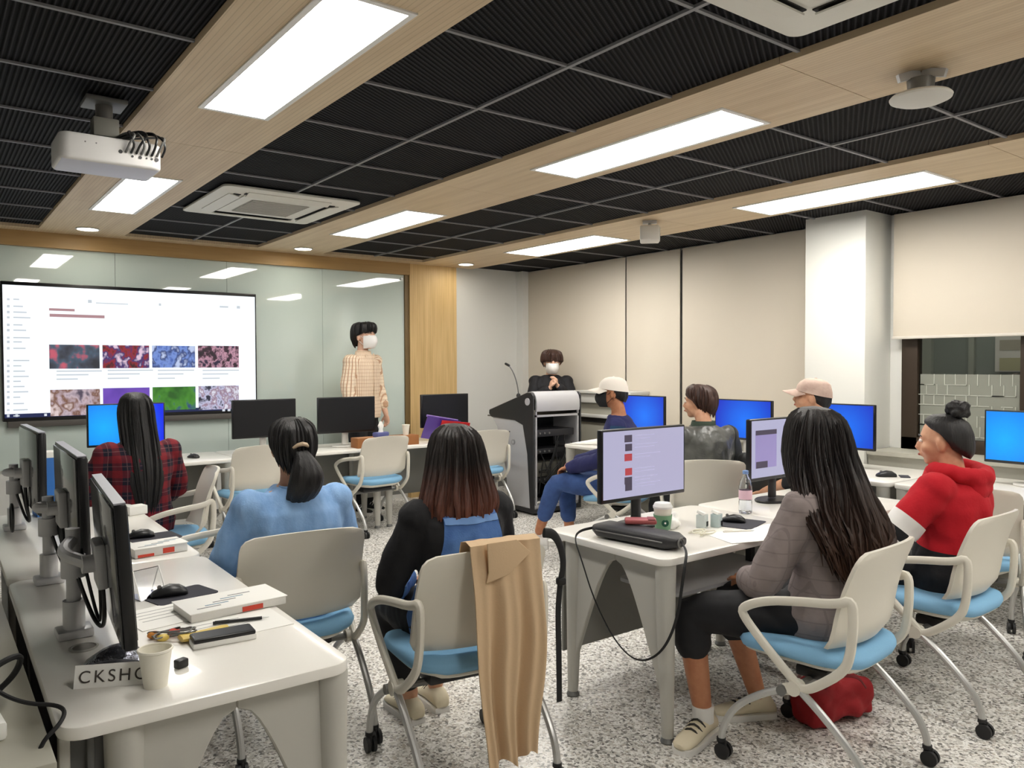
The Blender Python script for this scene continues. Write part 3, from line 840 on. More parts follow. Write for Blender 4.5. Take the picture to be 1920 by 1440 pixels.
# low white window unit beside the lectern
wu = thing('window_unit', 'low white cabinet at the blinds behind the lectern', 'cabinet', (5.83, 5.98, 0))
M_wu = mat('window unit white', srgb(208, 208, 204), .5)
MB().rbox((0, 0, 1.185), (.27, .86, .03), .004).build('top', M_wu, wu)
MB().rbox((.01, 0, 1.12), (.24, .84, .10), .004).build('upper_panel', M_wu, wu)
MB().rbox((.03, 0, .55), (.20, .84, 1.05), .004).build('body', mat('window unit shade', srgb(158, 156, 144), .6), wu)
MB().rbox((.01, 0, .93), (.235, .85, .035), .004).build('ledge', M_wu, wu)
MB().bb((-.085, -.41, .86), (-.07, .41, .91)).build('dark_slot', M_matte_black, wu)
# ================================================================ PEOPLE
def remesh(mb, voxel=.009, smooth=6, wr=None, seed=0):
    me = mb.mesh('tmp', [], False)
    ob = bpy.data.objects.new('tmp', me); COL.objects.link(ob)
    md = ob.modifiers.new('r', 'REMESH'); md.mode = 'VOXEL'; md.voxel_size = voxel
    if smooth:
        sm = ob.modifiers.new('s', 'SMOOTH'); sm.factor = .5; sm.iterations = smooth
    dg = bpy.context.evaluated_depsgraph_get(); dg.update()
    out = bpy.data.meshes.new_from_object(ob.evaluated_get(dg))
    bpy.data.objects.remove(ob); bpy.data.meshes.remove(me)
    if wr:
        amp, sx, sy, sz = wr
        nr = [v.normal.copy() for v in out.vertices]
        for v, n in zip(out.vertices, nr):
            p = v.co
            k = noise.noise(Vector((p.x * sx + seed, p.y * sy, p.z * sz + p.x * 5))) + .5 * noise.noise(Vector((p.x * sx * 2.3, p.y * sy * 2.3 + seed, p.z * sz * 2.1 - p.y * 7)))
            v.co = p + n * (amp * (k - .1))
    out.polygons.foreach_set('use_smooth', [True] * len(out.polygons))
    return out

def part(me, name, m, parent):
    me.materials.clear(); me.materials.append(m); me.name = name
    return link(bpy.data.objects.new(name, me), parent)

def patch(src, planes, off, name, m, parent, thick=.004):
    """piece of a garment surface cut out by planes (keeps the side against each normal), lifted off it"""
    bm = bmesh.new(); bm.from_mesh(src)
    for co, no in planes:
        bmesh.ops.bisect_plane(bm, geom=bm.verts[:] + bm.edges[:] + bm.faces[:], plane_co=co, plane_no=no, clear_outer=True)
    bm.normal_update()
    for v in bm.verts: v.co += v.normal * off
    bmesh.ops.solidify(bm, geom=bm.faces[:], thickness=thick)
    me = bpy.data.meshes.new(name); bm.to_mesh(me); bm.free()
    me.polygons.foreach_set('use_smooth', [True] * len(me.polygons)); me.set_sharp_from_angle(angle=1.0)
    return part(me, name, m, parent)

M_skin = mat('skin', srgb(214, 164, 132), .5, var=((30, 30, 30), srgb(204, 148, 116), .35, .7))
M_skin_tan = mat('skin tan', srgb(188, 128, 92), .5, var=((30, 30, 30), srgb(176, 114, 80), .35, .7))
M_skin_pale = mat('skin pale', srgb(226, 182, 156), .5)
def hair_mat(name, c1, c2, tip=None, zr=(0, 1)):
    m, nt, p, tc = node_mat(name)
    mp = nt.nodes.new('ShaderNodeMapping'); mp.inputs['Scale'].default_value = (130, 130, 5)
    nz = nt.nodes.new('ShaderNodeTexNoise'); nz.inputs['Scale'].default_value = 1; nz.inputs['Detail'].default_value = 3
    nt.links.new(tc.outputs['Object'], mp.inputs[0]); nt.links.new(mp.outputs[0], nz.inputs['Vector'])
    f = math_node(nt, 'MULTIPLY_ADD', nz.outputs['Fac'], 2.0, -.5)
    colr = mix_col(nt, f, c1, c2)
    if tip:
        sep = nt.nodes.new('ShaderNodeSeparateXYZ'); nt.links.new(tc.outputs['Object'], sep.inputs[0])
        mr = nt.nodes.new('ShaderNodeMapRange'); mr.inputs[1].default_value = zr[0]; mr.inputs[2].default_value = zr[1]; mr.inputs[3].default_value = 1; mr.inputs[4].default_value = 0
        nt.links.new(sep.outputs[2], mr.inputs[0])
        colr = mix_col(nt, math_node(nt, 'MULTIPLY', mr.outputs[0], math_node(nt, 'MULTIPLY_ADD', nz.outputs['Fac'], 1.2, .2)), colr, tip)
    nt.links.new(colr, p.inputs['Base Color'])
    bp = nt.nodes.new('ShaderNodeBump'); bp.inputs['Strength'].default_value = .7; bp.inputs['Distance'].default_value = .004
    nt.links.new(nz.outputs['Fac'], bp.inputs['Height']); nt.links.new(bp.outputs[0], p.inputs['Normal'])
    p.inputs['Roughness'].default_value = .52
    return m
M_hair_black = hair_mat('hair black', srgb(9, 8, 9), srgb(31, 28, 28))
M_hair_brown = hair_mat('hair brown', srgb(40, 25, 20), srgb(82, 54, 44))
M_hair_dark = hair_mat('hair dark brown', srgb(11, 9, 9), srgb(38, 29, 27), srgb(74, 48, 34), (.70, 1.10))
M_hair_tip = hair_mat('hair auburn ends', srgb(16, 13, 13), srgb(44, 36, 33), srgb(112, 62, 46), (.93, 1.12))
M_white_cloth = mat('white cloth', srgb(238, 236, 232), .8)
M_black_cloth = mat('black cloth', srgb(20, 20, 24), .85, bump=((60, 60, 60), .4, .004))
M_eye = mat('eye white', srgb(236, 232, 226), .3)
M_iris = mat('eye iris', srgb(24, 16, 12), .2)
M_lip = mat('lips', srgb(178, 100, 92), .5)

BASE = dict(
    pel=(0, -.03, .535), wai=(0, -.055, .70), che=(0, -.045, .87), sh=.98, shy=-.03, shw=.165, w=1.0,
    hs=1.0, hc=(0, .03, 1.19), hyaw=0, hpitch=0, hroll=0,
    elL=(-.235, .06, .70), elR=(.235, .06, .70), wrL=(-.09, .27, .62), wrR=(.09, .27, .62),
    hipL=(-.09, -.02, .53), hipR=(.09, -.02, .53), knL=(-.12, .40, .51), knR=(.12, .40, .51),
    anL=(-.12, .40, .10), anR=(.12, .40, .10), toeL=(-.05, 1), toeR=(.05, 1))

def head_R(J):
    return rotm(0, 0, J['hyaw']) @ rotm(-J['hpitch'], J['hroll'], 0)

def torso_rings(J, e=0.0, top=True):
    w = J['w']; sh = J['sh']; n = 24
    P, Wa, Ch = Vector(J['pel']), Vector(J['wai']), Vector(J['che'])
    U = Vector((0, J['shy'], sh)); hc = Vector(J['hc'])
    Nk = Vector((hc.x * .4, J['shy'] + (hc.y - J['shy']) * .35, sh + .055))
    sp = [(P + Vector((0, .01, -.085)), .12, .09), (P + Vector((0, 0, -.05)), .165 * w, .125), (P + Vector((0, -.005, .02)), .178 * w, .135),
          (P.lerp(Wa, .55), .158 * w, .12), (Wa, .142 * w, .108), (Wa.lerp(Ch, .5), .150 * w, .115), (Ch, .165 * w, .122),
          (Ch.lerp(U, .6), .172 * w, .112), (U + Vector((0, 0, -.015)), .160 * w, .092), (U + Vector((0, .004, .022)), .118 * w, .075)]
    if top: sp += [(Nk, .062, .060)]
    rings = []
    for c, a, b in sp:
        rings.append([c + Vector(((a + e) * math.cos(2 * PI * j / n), (b + e) * math.sin(2 * PI * j / n), 0)) for j in range(n)])
    if e:
        for p in rings[0]: p.z -= e * .5
    return rings

def limb(mb, pts, rs, e=0.0, f0=0, f1=1.0):
    """rounded tapering limb; f1 cuts it off before its end"""
    pts = [Vector(p) for p in pts]; P2 = [pts[0]]; R2 = [rs[0] + e]
    L = [(pts[i + 1] - pts[i]).length for i in range(len(pts) - 1)]; tot = sum(L) * f1; acc = 0
    for i in range(len(pts) - 1):
        for k in range(1, 7):
            if acc + L[i] * k / 6 > tot + 1e-6: break
            u = k / 6
            bulge = .10 * math.sin(u * PI) * rs[i + 1]
            P2.append(pts[i].lerp(pts[i + 1], u)); R2.append(rs[i] * (1 - u) + rs[i + 1] * u + bulge + e)
        acc += L[i]
        if acc > tot: break
    # soften the joint
    Q = [P2[0]] + [P2[i - 1] * .2 + P2[i] * .6 + P2[i + 1] * .2 for i in range(1, len(P2) - 1)] + [P2[-1]]
    mb.tube(Q, R2, 14, round_=True)

def hand(mb, wr, d, up, curl=.5, side=1, s=1.0):
    """palm, four unequal fingers and a thumb; d: direction, up: back of the hand"""
    wr = Vector(wr); d = Vector(d).normalized(); up = Vector(up); up = (up - d * up.dot(d)).normalized(); lat = d.cross(up) * side
    pc = wr + d * .05
    Rm = Matrix((lat, d, up)).transposed()
    mb.ell(pc, (.040 * s, .050 * s, .016 * s), 14, 8, Rm)
    for i, (o, ln) in enumerate(((-.030, .062), (-.010, .076), (.011, .071), (.031, .055))):
        b = wr + d * (.088 - .006 * abs(i - 1.3)) * s + lat * o * s
        pts = [b - d * .02, b]; a = 0
        for k, q in enumerate((.45, .32, .23)):
            a += curl * (.8 if k else .6)
            pts.append(pts[-1] + (d * math.cos(a) - up * math.sin(a)) * ln * q * s)
        mb.tube(pts, [.0095 * s, .0092 * s, .0085 * s, .008 * s, .0068 * s], 8, round_=True)
    b = wr + d * .03 - lat * .030 * s
    t1 = b + (d * .6 - lat * .55 - up * .25) * .045 * s
    t2 = t1 + (d * .9 - lat * .1 - up * .4 * curl) * .034 * s
    mb.tube([wr + d * .02 - lat * .015 * s, b, t1, t2], [.013 * s, .0125 * s, .0105 * s, .0078 * s], 8, round_=True)

def shoe(parent, an, td, m, m2, sole=M_white_cloth):
    an = Vector(an); d = Vector((td[0], td[1], 0)).normalized(); lat = Vector((d.y, -d.x, 0))
    base = Vector((an.x, an.y, 0))
    prof = [(-.075, .030, .055), (-.06, .038, .082), (-.02, .040, .098), (.03, .041, .088), (.08, .044, .066), (.13, .046, .052), (.165, .040, .045), (.185, .024, .036)]
    rings = []
    for y, hw, h in prof:
        r = []
        for j in range(14):
            a = 2 * PI * j / 14
            r.append(base + d * y + lat * hw * math.cos(a) + Vector((0, 0, .018 + (h - .014) * .5 + (h - .014) * .5 * math.sin(a))))
        rings.append(r)
    o = MB().loft(rings).build('shoe', m, parent, angle=60)
    sr = []
    for z, k in ((.0, .96), (.004, 1.0), (.026, 1.0)):
        r = [base + d * y + lat * hw * k * 1.08 + Vector((0, 0, z)) for y, hw, h in prof] + [base + d * y - lat * hw * k * 1.08 + Vector((0, 0, z)) for y, hw, h in prof[::-1]]
        sr.append(r)
    MB().loft(sr).build('sole', sole, o, angle=40)
    st = MB()
    for y, z in ((.045, .086), (.07, .076), (.095, .067)):
        st.tube([base + d * y + lat * q * .034 + Vector((0, 0, z + .004 - .022 * abs(q) ** 2)) for q in (-1, -.5, 0, .5, 1)], .0045, 6)
    st.build('laces', m2, o)
    return o

def head_prims(mb, J):
    hc = Vector(J['hc']); R = head_R(J)
    hs = J['hs']
    def E(c, r, rr=None): mb.ell(hc + R @ Vector(c) * hs, [q * hs for q in r], 20, 14, R if rr is None else R @ rr)
    E((0, -.010, .028), (.074, .093, .086)); E((0, .020, -.034), (.058, .066, .074)); E((0, .052, -.088), (.030, .026, .022))
    E((0, .062, .022), (.056, .026, .028))
    E((-.036, .052, -.028), (.026, .030, .030)); E((.036, .052, -.028), (.026, .030, .030))
    mb.tube([hc + R @ Vector(p) * hs for p in ((0, .082, .012), (0, .094, -.012), (0, .103, -.030), (0, .092, -.040))], [.010, .012, .0145, .010], 10, round_=True)
    E((0, .086, -.062), (.024, .012, .009))
    for s in (-1, 1):
        E((s * .075, -.012, -.012), (.010, .021, .033), rotm(0, s * .12, s * -.3))

def face(root, J, eyes=True, mouth=True, brow=M_hair_black):
    hc = Vector(J['hc']); R = head_R(J) * J['hs']
    for s in (-1, 1):
        if eyes:
            e = MB().ell(hc + R @ Vector((s * .031, .078, .004)), (.0155, .010, .0085), 12, 8, R).build('eye', M_eye, root)
            MB().ell(hc + R @ Vector((s * .031, .0855, .004)), (.006, .004, .006), 10, 6, R).build('iris', M_iris, e)
        MB().tube([hc + R @ Vector(p) for p in ((s * .014, .088, .024), (s * .032, .086, .030), (s * .050, .072, .024))], [.003, .004, .002], 6).build('eyebrow', brow, root)
    if mouth:
        MB().ell(hc + R @ Vector((0, .094, -.061)), (.022, .007, .006), 12, 8, R).build('lips', M_lip, root)

def mask(root, J, m, straps=True):
    hc = Vector(J['hc']); R = head_R(J) * J['hs']
    mb = MB(); n = 17; k = 9; vs = []
    for off in (0, .003):
        for j in range(k):
            v = j / (k - 1); z = .004 - .108 * v
            for i in range(n):
                u = -1 + 2 * i / (n - 1)
                wd = .064 + .010 * math.sin(v * PI) - .012 * v
                x = u * wd
                y = .018 + (.098 + .012 * math.sin(v * PI * .9)) * math.sqrt(max(0, 1 - (abs(u) * .93) ** 2.4)) - .012 * v * v + off - .02 + .020 * (1 - u * u) * math.sin(min(PI, v * PI * .9 + .35))
                vs.append(hc + R @ Vector((x * (1 + off), y, z + .006 * (1 - u * u) * (1 - v))))
    N = n * k; fs = []
    for j in range(k - 1):
        for i in range(n - 1):
            a = j * n + i
            fs.append((a, a + 1, a + n + 1, a + n)); fs.append((N + a, N + a + n, N + a + n + 1, N + a + 1))
    ring = list(range(n)) + [j * n + n - 1 for j in range(1, k)] + [(k - 1) * n + i for i in range(n - 2, -1, -1)] + [j * n for j in range(k - 2, 0, -1)]
    for a, b in zip(ring, ring[1:] + ring[:1]): fs.append((a, N + a, N + b, b))
    o = mb.add(vs, fs).build('face_mask', m, root, angle=60)
    if straps:
        for s in (-1, 1):
            MB().tube([hc + R @ Vector(p) for p in ((s * .062, .030, -.012), (s * .076, .0, .012), (s * .083, -.022, .014), (s * .080, -.012, -.03), (s * .058, .030, -.072))], .0022, 6).build('ear_loop', m, o)

def hair_loft(root, J, spec, m, n=72, seed=0, rag=0.0, name='hair', tilt=True, loose=0, lr=.006, lw=.01, lspan=2.4, lout=1.02):
    """spec rows: (cx, cy, zf, zb, rx, ryf, ryb, groove) from crown to ends, about the head centre"""
    hc = Vector(J['hc']); R = (head_R(J) if tilt else rotm(0, 0, J['hyaw'])) * J['hs']
    rnd = random.Random(seed); comp = [(rnd.choice((7, 9, 11, 14, 17, 23, 29)), rnd.random() * 6.28, rnd.uniform(-3, 3), rnd.uniform(.5, 1)) for _ in range(7)]
    jit = [rnd.uniform(0, 1) for _ in range(n)]
    rows = []
    for a, b in zip(spec[:-1], spec[1:]):
        for k in range(4): rows.append(tuple(x + (y - x) * k / 4 for x, y in zip(a, b)))
    rows.append(spec[-1])
    sm = [rows[0]] + [tuple((rows[i - 1][q] + 2 * rows[i][q] + rows[i + 1][q]) / 4 for q in range(8)) for i in range(1, len(rows) - 1)] + [rows[-1]]
    def at(f, t, k0=1.0, drop=0.0):
        f = min(max(f, 0), len(sm) - 1.001); i = int(f); u = f - i
        cx, cy, zf, zb, rx, ryf, ryb, g = (a + (b - a) * u for a, b in zip(sm[i], sm[i + 1]))
        s = f / (len(sm) - 1); c, si = math.cos(t), math.sin(t)
        gg = sum(a * math.sin(q * t + ph + dr * s * 3) for q, ph, dr, a in comp) / 3.2
        k = (1 + g * gg) * k0
        return hc + R @ Vector((rx * si * k + cx, (ryf if c > 0 else ryb) * c * k + cy, zf * (1 + c) / 2 + zb * (1 - c) / 2 - drop))
    rings = []
    for i in range(len(sm)):
        s = i / (len(sm) - 1)
        rings.append([at(i if i < len(sm) - 1 else i - .001, 2 * PI * j / n, 1.0, rag * jit[j] * max(0, (s - .7) / .3)) for j in range(n)])
    o = MB().loft(rings).build(name, m, root, angle=80)
    if loose:
        mb = MB(); L = len(sm) - 1
        for k in range(loose):
            t0 = PI + rnd.uniform(-lspan, lspan); ph = rnd.random() * 6.3; f0 = rnd.uniform(.10, .55); f1 = rnd.uniform(.86, 1.0); q = rnd.uniform(.985, lout); fr = rnd.uniform(5, 9)
            pts = []
            for i in range(15):
                u = i / 14; f = f0 + (f1 - f0) * u
                t = t0 + lw * 6 * math.sin(u * fr + ph) * u + (rnd.random() - .5) * .01
                pts.append(at(f * L, t, (.955 + (q - .955) * min(1, u * 3)) + lw * 1.2 * math.sin(u * fr * 1.3 + ph * 2) * u, (.05 + rag) * max(0, u - .85) / .15 * rnd.uniform(.6, 1) * .6))
            mb.tube(pts, [(lr * 2.0 * a, lr * .9 * a) for a in [.35, .6, .85] + [1] * 9 + [.8, .5, .15]], 6)
        q = mb.build('loose_strands', m, root, angle=80); q['kind'] = 'stuff'
    return o

def cap(root, J, m, under):
    hc = Vector(J['hc']); R = head_R(J) * J['hs']
    mb = MB(); rings = []
    for z, k in ((.118, .10), (.116, .35), (.108, .62), (.088, .86), (.055, 1.0), (.02, 1.05)):
        rings.append([hc + R @ Vector((.086 * k * math.sin(2 * PI * j / 32), (.104 if math.cos(2 * PI * j / 32) > 0 else .108) * k * math.cos(2 * PI * j / 32) - .008, z + .012 * (1 if math.cos(2 * PI * j / 32) > 0 else -1) * abs(math.cos(2 * PI * j / 32)) * (k > .9))) for j in range(32)])
    o = mb.loft(rings).build('cap', m, root, angle=60)
    vs = []; fs = []; n = 13; k = 6
    for off in (0, -.004):
        for j in range(k):
            v = j / (k - 1)
            for i in range(n):
                u = -1 + 2 * i / (n - 1); a = u * 1.15
                x = .083 * math.sin(a) * (1 + .05 * v); y0 = .100 * math.cos(a) - .008
                y = y0 + v * .088 * (1 - .35 * u * u)
                vs.append(hc + R @ Vector((x, y, .040 - .022 * v - .022 * u * u + off)))
    N = n * k
    for j in range(k - 1):
        for i in range(n - 1):
            a = j * n + i; fs.append((a, a + 1, a + n + 1, a + n)); fs.append((N + a, N + a + n, N + a + n + 1, N + a + 1))
    ring = list(range(n)) + [j * n + n - 1 for j in range(1, k)] + [(k - 1) * n + i for i in range(n - 2, -1, -1)] + [j * n for j in range(k - 2, 0, -1)]
    for a, b in zip(ring, ring[1:] + ring[:1]): fs.append((a, N + a, N + b, b))
    MB().add(vs, fs).build('bill', m, o, angle=60)
    MB().ell(hc + R @ Vector((0, -.008, .118)), (.009, .009, .005), 10, 6).build('button', m, o)
    MB().tube([hc + R @ Vector((.05 * q, -.108 + .016 * q * q, .030)) for q in (-1, -.5, 0, .5, 1)], .008, 8, flat=.4).build('strap', under, o)
    return o

def person(label, loc, rz, skin, J0, top=None, topm=None, sleeve=1.0, pants=None, legs=1.0, shoes=None, wr=(.007, 16, 16, 9), thick=.014, hands=True, voxel=.0085, hcurl=.7, hdir=None, hem=None, seed=1, group=None):
    J = dict(BASE); J.update(J0)
    t = thing('person', label, 'person', loc, rz)
    sh = J['sh']; shL = Vector((-J['shw'], J['shy'], sh - .02)); shR = Vector((J['shw'], J['shy'], sh - .02))
    b = MB(); b.loft(torso_rings(J))
    hc = Vector(J['hc'])
    nb = Vector((hc.x * .3, J['shy'] + .0, sh + .01))
    b.tube([nb, nb.lerp(hc, .45) + Vector((0, -.012, 0)), hc + Vector((0, -.018, -.03))], [.062, .054, .054], 16, round_=True)
    head_prims(b, J)
    for s, S_, El, Wr in ((-1, shL, J['elL'], J['wrL']), (1, shR, J['elR'], J['wrR'])):
        b.ell(S_, (.062, .060, .060), 14, 10)
        limb(b, [S_, El, Wr], [.050, .040, .027])
        if hands:
            d = Vector(Wr) - Vector(El); dd = Vector((hdir or {}).get(s, d))
            hand(b, Wr, dd, (0, -.4, 1) if abs(dd.normalized().z) < .8 else (s * 1.0, .2, 0), hcurl, -s)
    for Hp, Kn, An, td in ((J['hipL'], J['knL'], J['anL'], J['toeL']), (J['hipR'], J['knR'], J['anR'], J['toeR'])):
        limb(b, [Hp, Kn, An], [.088, .058, .036])
        d = Vector((td[0], td[1], 0)).normalized(); A = Vector(An)
        b.tube([Vector((A.x, A.y, .055)) - d * .03, Vector((A.x, A.y, .048)) + d * .05, Vector((A.x, A.y, .036)) + d * .12], [.026, .024, .014], 10, round_=True)
    part(remesh(b, voxel, 3), 'body', skin, t)
    out = {'J': J, 't': t}
    if top:
        c = MB(); c.loft(torso_rings(J, thick, True)[(0 if hem is None else hem):])
        for S_, El, Wr in ((shL, J['elL'], J['wrL']), (shR, J['elR'], J['wrR'])):
            c.ell(S_, (.062 + thick, .060 + thick, .060 + thick * .6), 14, 10)
            limb(c, [S_, El, Wr], [.052, .043, .034], thick, 0, sleeve)
        me = remesh(c, .009, 6, wr, seed); out['top'] = part(me, top, topm, t)
    if pants:
        c = MB(); e = .012
        P = Vector(J['pel']); n = 20
        c.loft([[P + Vector((a * math.cos(2 * PI * j / n), bb * math.sin(2 * PI * j / n), z)) for j in range(n)] for z, a, bb in ((-.09, .13, .10), (-.05, .178, .14), (.02, .188, .146), (.10, .172, .132))])
        for Hp, Kn, An in ((J['hipL'], J['knL'], J['anL']), (J['hipR'], J['knR'], J['anR'])):
            limb(c, [Hp, Kn, An], [.092, .062, .042], e, 0, legs)
        out['pants'] = part(remesh(c, .010, 5, (.005, 14, 14, 14), seed + 3), 'trousers', pants, t)
    if shoes:
        for An, td in ((J['anL'], J['toeL']), (J['anR'], J['toeR'])):
            shoe(t, An, td, shoes[0], shoes[1])
    return out

# ---- fabrics
def cloth2(name, f):
    m, nt, p, tc = node_mat(name)
    sep = nt.nodes.new('ShaderNodeSeparateXYZ'); nt.links.new(tc.outputs['Object'], sep.inputs[0])
    nt.links.new(f(nt, sep, tc), p.inputs['Base Color'])
    nz = nt.nodes.new('ShaderNodeTexNoise'); nz.inputs['Scale'].default_value = 45; nt.links.new(tc.outputs['Object'], nz.inputs['Vector'])
    bp = nt.nodes.new('ShaderNodeBump'); bp.inputs['Strength'].default_value = .4; bp.inputs['Distance'].default_value = .004
    nt.links.new(nz.outputs['Fac'], bp.inputs['Height']); nt.links.new(bp.outputs[0], p.inputs['Normal'])
    p.inputs['Roughness'].default_value = .85
    return m
def band(nt, sock, period, w, ph=0.0):
    return math_node(nt, 'LESS_THAN', math_node(nt, 'FRACT', math_node(nt, 'MULTIPLY_ADD', sock, 1 / period, ph)), w)
def _plaid(nt, sep, tc):
    a = band(nt, sep.outputs[0], .085, .5); z = band(nt, sep.outputs[2], .085, .5, .2)
    s = math_node(nt, 'MULTIPLY', math_node(nt, 'ADD', a, z), .5)
    c = mix_col(nt, s, srgb(24, 20, 40), srgb(128, 22, 34))
    l = math_node(nt, 'MAXIMUM', band(nt, sep.outputs[0], .085, .05, .25), band(nt, sep.outputs[2], .085, .05, .45))
    return mix_col(nt, math_node(nt, 'MULTIPLY', l, .22), c, srgb(180, 140, 140))
M_plaid = cloth2('plaid shirt', _plaid)
def _stripe(nt, sep, tc):
    u = math_node(nt, 'MULTIPLY', math_node(nt, 'ARCTAN2', sep.outputs[1], sep.outputs[0]), .2)
    c = mix_col(nt, band(nt, u, .020, .34), srgb(240, 222, 198), srgb(198, 160, 130))
    return mix_col(nt, math_node(nt, 'MULTIPLY', band(nt, sep.outputs[2], .035, .2), .35), c, srgb(170, 130, 100))
M_stripe = cloth2('striped shirt', _stripe)
def _check(nt, sep, tc):
    a = band(nt, sep.outputs[0], .045, .12); z = band(nt, sep.outputs[2], .05, .10)
    return mix_col(nt, math_node(nt, 'MULTIPLY', math_node(nt, 'MAXIMUM', a, z), .30), srgb(142, 130, 128), srgb(92, 82, 84))
M_blazer = cloth2('checked blazer', _check)
M_chambray = mat('chambray', srgb(146, 184, 228), .85, bump=((120, 120, 120), .4, .003), var=((22, 22, 8), srgb(124, 164, 214), .35, .7))
M_denim = mat('denim', srgb(66, 104, 168), .85, bump=((160, 160, 160), .5, .003), var=((14, 14, 14), srgb(86, 128, 190), .35, .7))
M_denim_dark = mat('denim jeans', srgb(44, 68, 118), .85, bump=((160, 160, 160), .5, .003), var=((10, 10, 10), srgb(62, 92, 150), .3, .7))
M_navy = mat('navy sweatshirt', srgb(34, 38, 88), .85, bump=((60, 60, 60), .4, .003))
M_red = mat('red fleece', srgb(186, 14, 32), .9, bump=((90, 90, 90), .4, .003))
M_leather = mat('grey leather', srgb(78, 79, 77), .36, bump=((16, 16, 16), .7, .014), var=((7, 7, 7), srgb(98, 99, 95), .4, .65))
M_legging = mat('black legging', srgb(17, 17, 22), .75)
M_blackjk = mat('black blazer', srgb(20, 20, 26), .75)
M_sneaker = mat('cream sneaker', srgb(226, 214, 186), .6)
M_lace_dark = mat('dark laces', srgb(48, 44, 40), .7)
M_cap_white = mat('white cap cloth', srgb(240, 232, 222), .85, bump=((80, 80, 80), .3, .003))
M_cap_pink = mat('pink cap cloth', srgb(206, 182, 168), .85, bump=((80, 80, 80), .3, .003), var=((18, 18, 18), srgb(184, 156, 144), .4, .7))
M_mask_white = mat('white mask', srgb(240, 238, 236), .8)
M_mask_black = mat('black mask', srgb(24, 24, 26), .8)

# ---- 1 plaid woman
P = person('person in a red plaid shirt with straight black hair, sitting before the big screen', (1.03, 5.10, 0), .12, M_skin, dict(hc=(0, .03, 1.195), sh=.985, shw=.175, w=1.06, elL=(-.27, .06, .70), elR=(.27, .06, .70)),
           'shirt', M_plaid, 1.0, M_black_cloth, 1.0, (M_sneaker, M_lace_dark), thick=.018, seed=2)
hair_loft(P['t'], P['J'], [(0, -.01, .128, .126, .012, .012, .012, 0), (0, -.01, .124, .120, .05, .05, .055, .01), (0, -.01, .095, .085, .083, .088, .098, .02), (0, -.015, .05, .03, .094, .075, .112, .03),
    (0, -.02, 0, -.04, .096, .055, .118, .02), (0, -.05, -.10, -.12, .096, .03, .120, .03), (0, -.105, -.20, -.22, .100, .03, .085, .04), (0, -.165, -.30, -.31, .098, .03, .050, .06), (0, -.19, -.40, -.41, .085, .03, .035, .09), (0, -.19, -.50, -.51, .060, .02, .024, .12), (0, -.185, -.56, -.57, .03, .012, .014, .15)], M_hair_black, seed=4, rag=.05, tilt=False, loose=60, lr=.005, lw=.004)

# ---- 2 blue shirt woman with ponytail
P = person('person in a light blue shirt with a clipped black ponytail', (1.20, 3.085, 0), -.06, M_skin, dict(hc=(0, -.015, 1.150), sh=.945, shw=.172, w=1.06, shy=-.04, che=(0, -.05, .84), wai=(0, -.05, .68), elL=(-.265, .05, .68), elR=(.262, .05, .68)),
           'shirt', M_chambray, 1.0, M_denim_dark, 1.0, (M_black_cloth, M_white_cloth), thick=.018, wr=(.010, 13, 13, 7), seed=5)
hair_loft(P['t'], P['J'], [(0, -.01, .122, .120, .012, .012, .012, 0), (0, -.012, .118, .112, .05, .05, .055, .006), (0, -.012, .092, .08, .082, .085, .094, .01), (0, -.014, .055, .03, .091, .07, .108, .012),
    (0, -.015, .04, -.03, .088, .035, .105, .012), (0, -.02, .02, -.075, .074, .0, .088, .015), (0, -.03, .0, -.105, .05, -.02, .06, .02)], M_hair_black, seed=9, tilt=True, loose=50, lr=.004, lw=.003, lspan=2.6, lout=1.01)
J = P['J']; hc = Vector(J['hc'])
pt = MB(); rings = []
rnd = random.Random(4)
for i in range(15):
    u = i / 14
    z = -.005 - .225 * u; rr = (.022 + .040 * math.sin(min(u * 1.9, 1) * PI * .5) if u < .6 else .062 * (1 - ((u - .6) / .4) ** 2) ** .5 * .9 + .006)
    y = -.120 - .032 * math.sin(u * PI) + .035 * u * u
    rings.append([hc + Vector((rr * 1.08 * math.cos(2 * PI * j / 40) * (1 + .10 * math.sin(9 * j / 40 * 2 * PI + u * 5) * u) + .012 * math.sin(u * 4), y + rr * .78 * math.sin(2 * PI * j / 40) * (1 + .08 * math.sin(13 * j / 40 * 2 * PI)), z)) for j in range(40)])
pt.loft(rings).build('ponytail', M_hair_black, P['t'], angle=80)
cl = MB().tube([hc + Vector(p) for p in ((-.030, -.112, .006), (-.016, -.128, .018), (0, -.133, .022), (.016, -.128, .018), (.030, -.112, .006))], [.006, .008, .009, .008, .006], 10)
cl.build('hair_clip', mat('hair clip beige', srgb(188, 166, 140), .4), P['t'])
MB().loft([[hc + Vector((r * math.cos(2 * PI * j / 24), -.045 + r * .95 * math.sin(2 * PI * j / 24), z)) for j in range(24)] for r, z in ((.068, -.205), (.072, -.185), (.066, -.150), (.062, -.148), (.064, -.19))]).build('collar', M_chambray, P['t'])

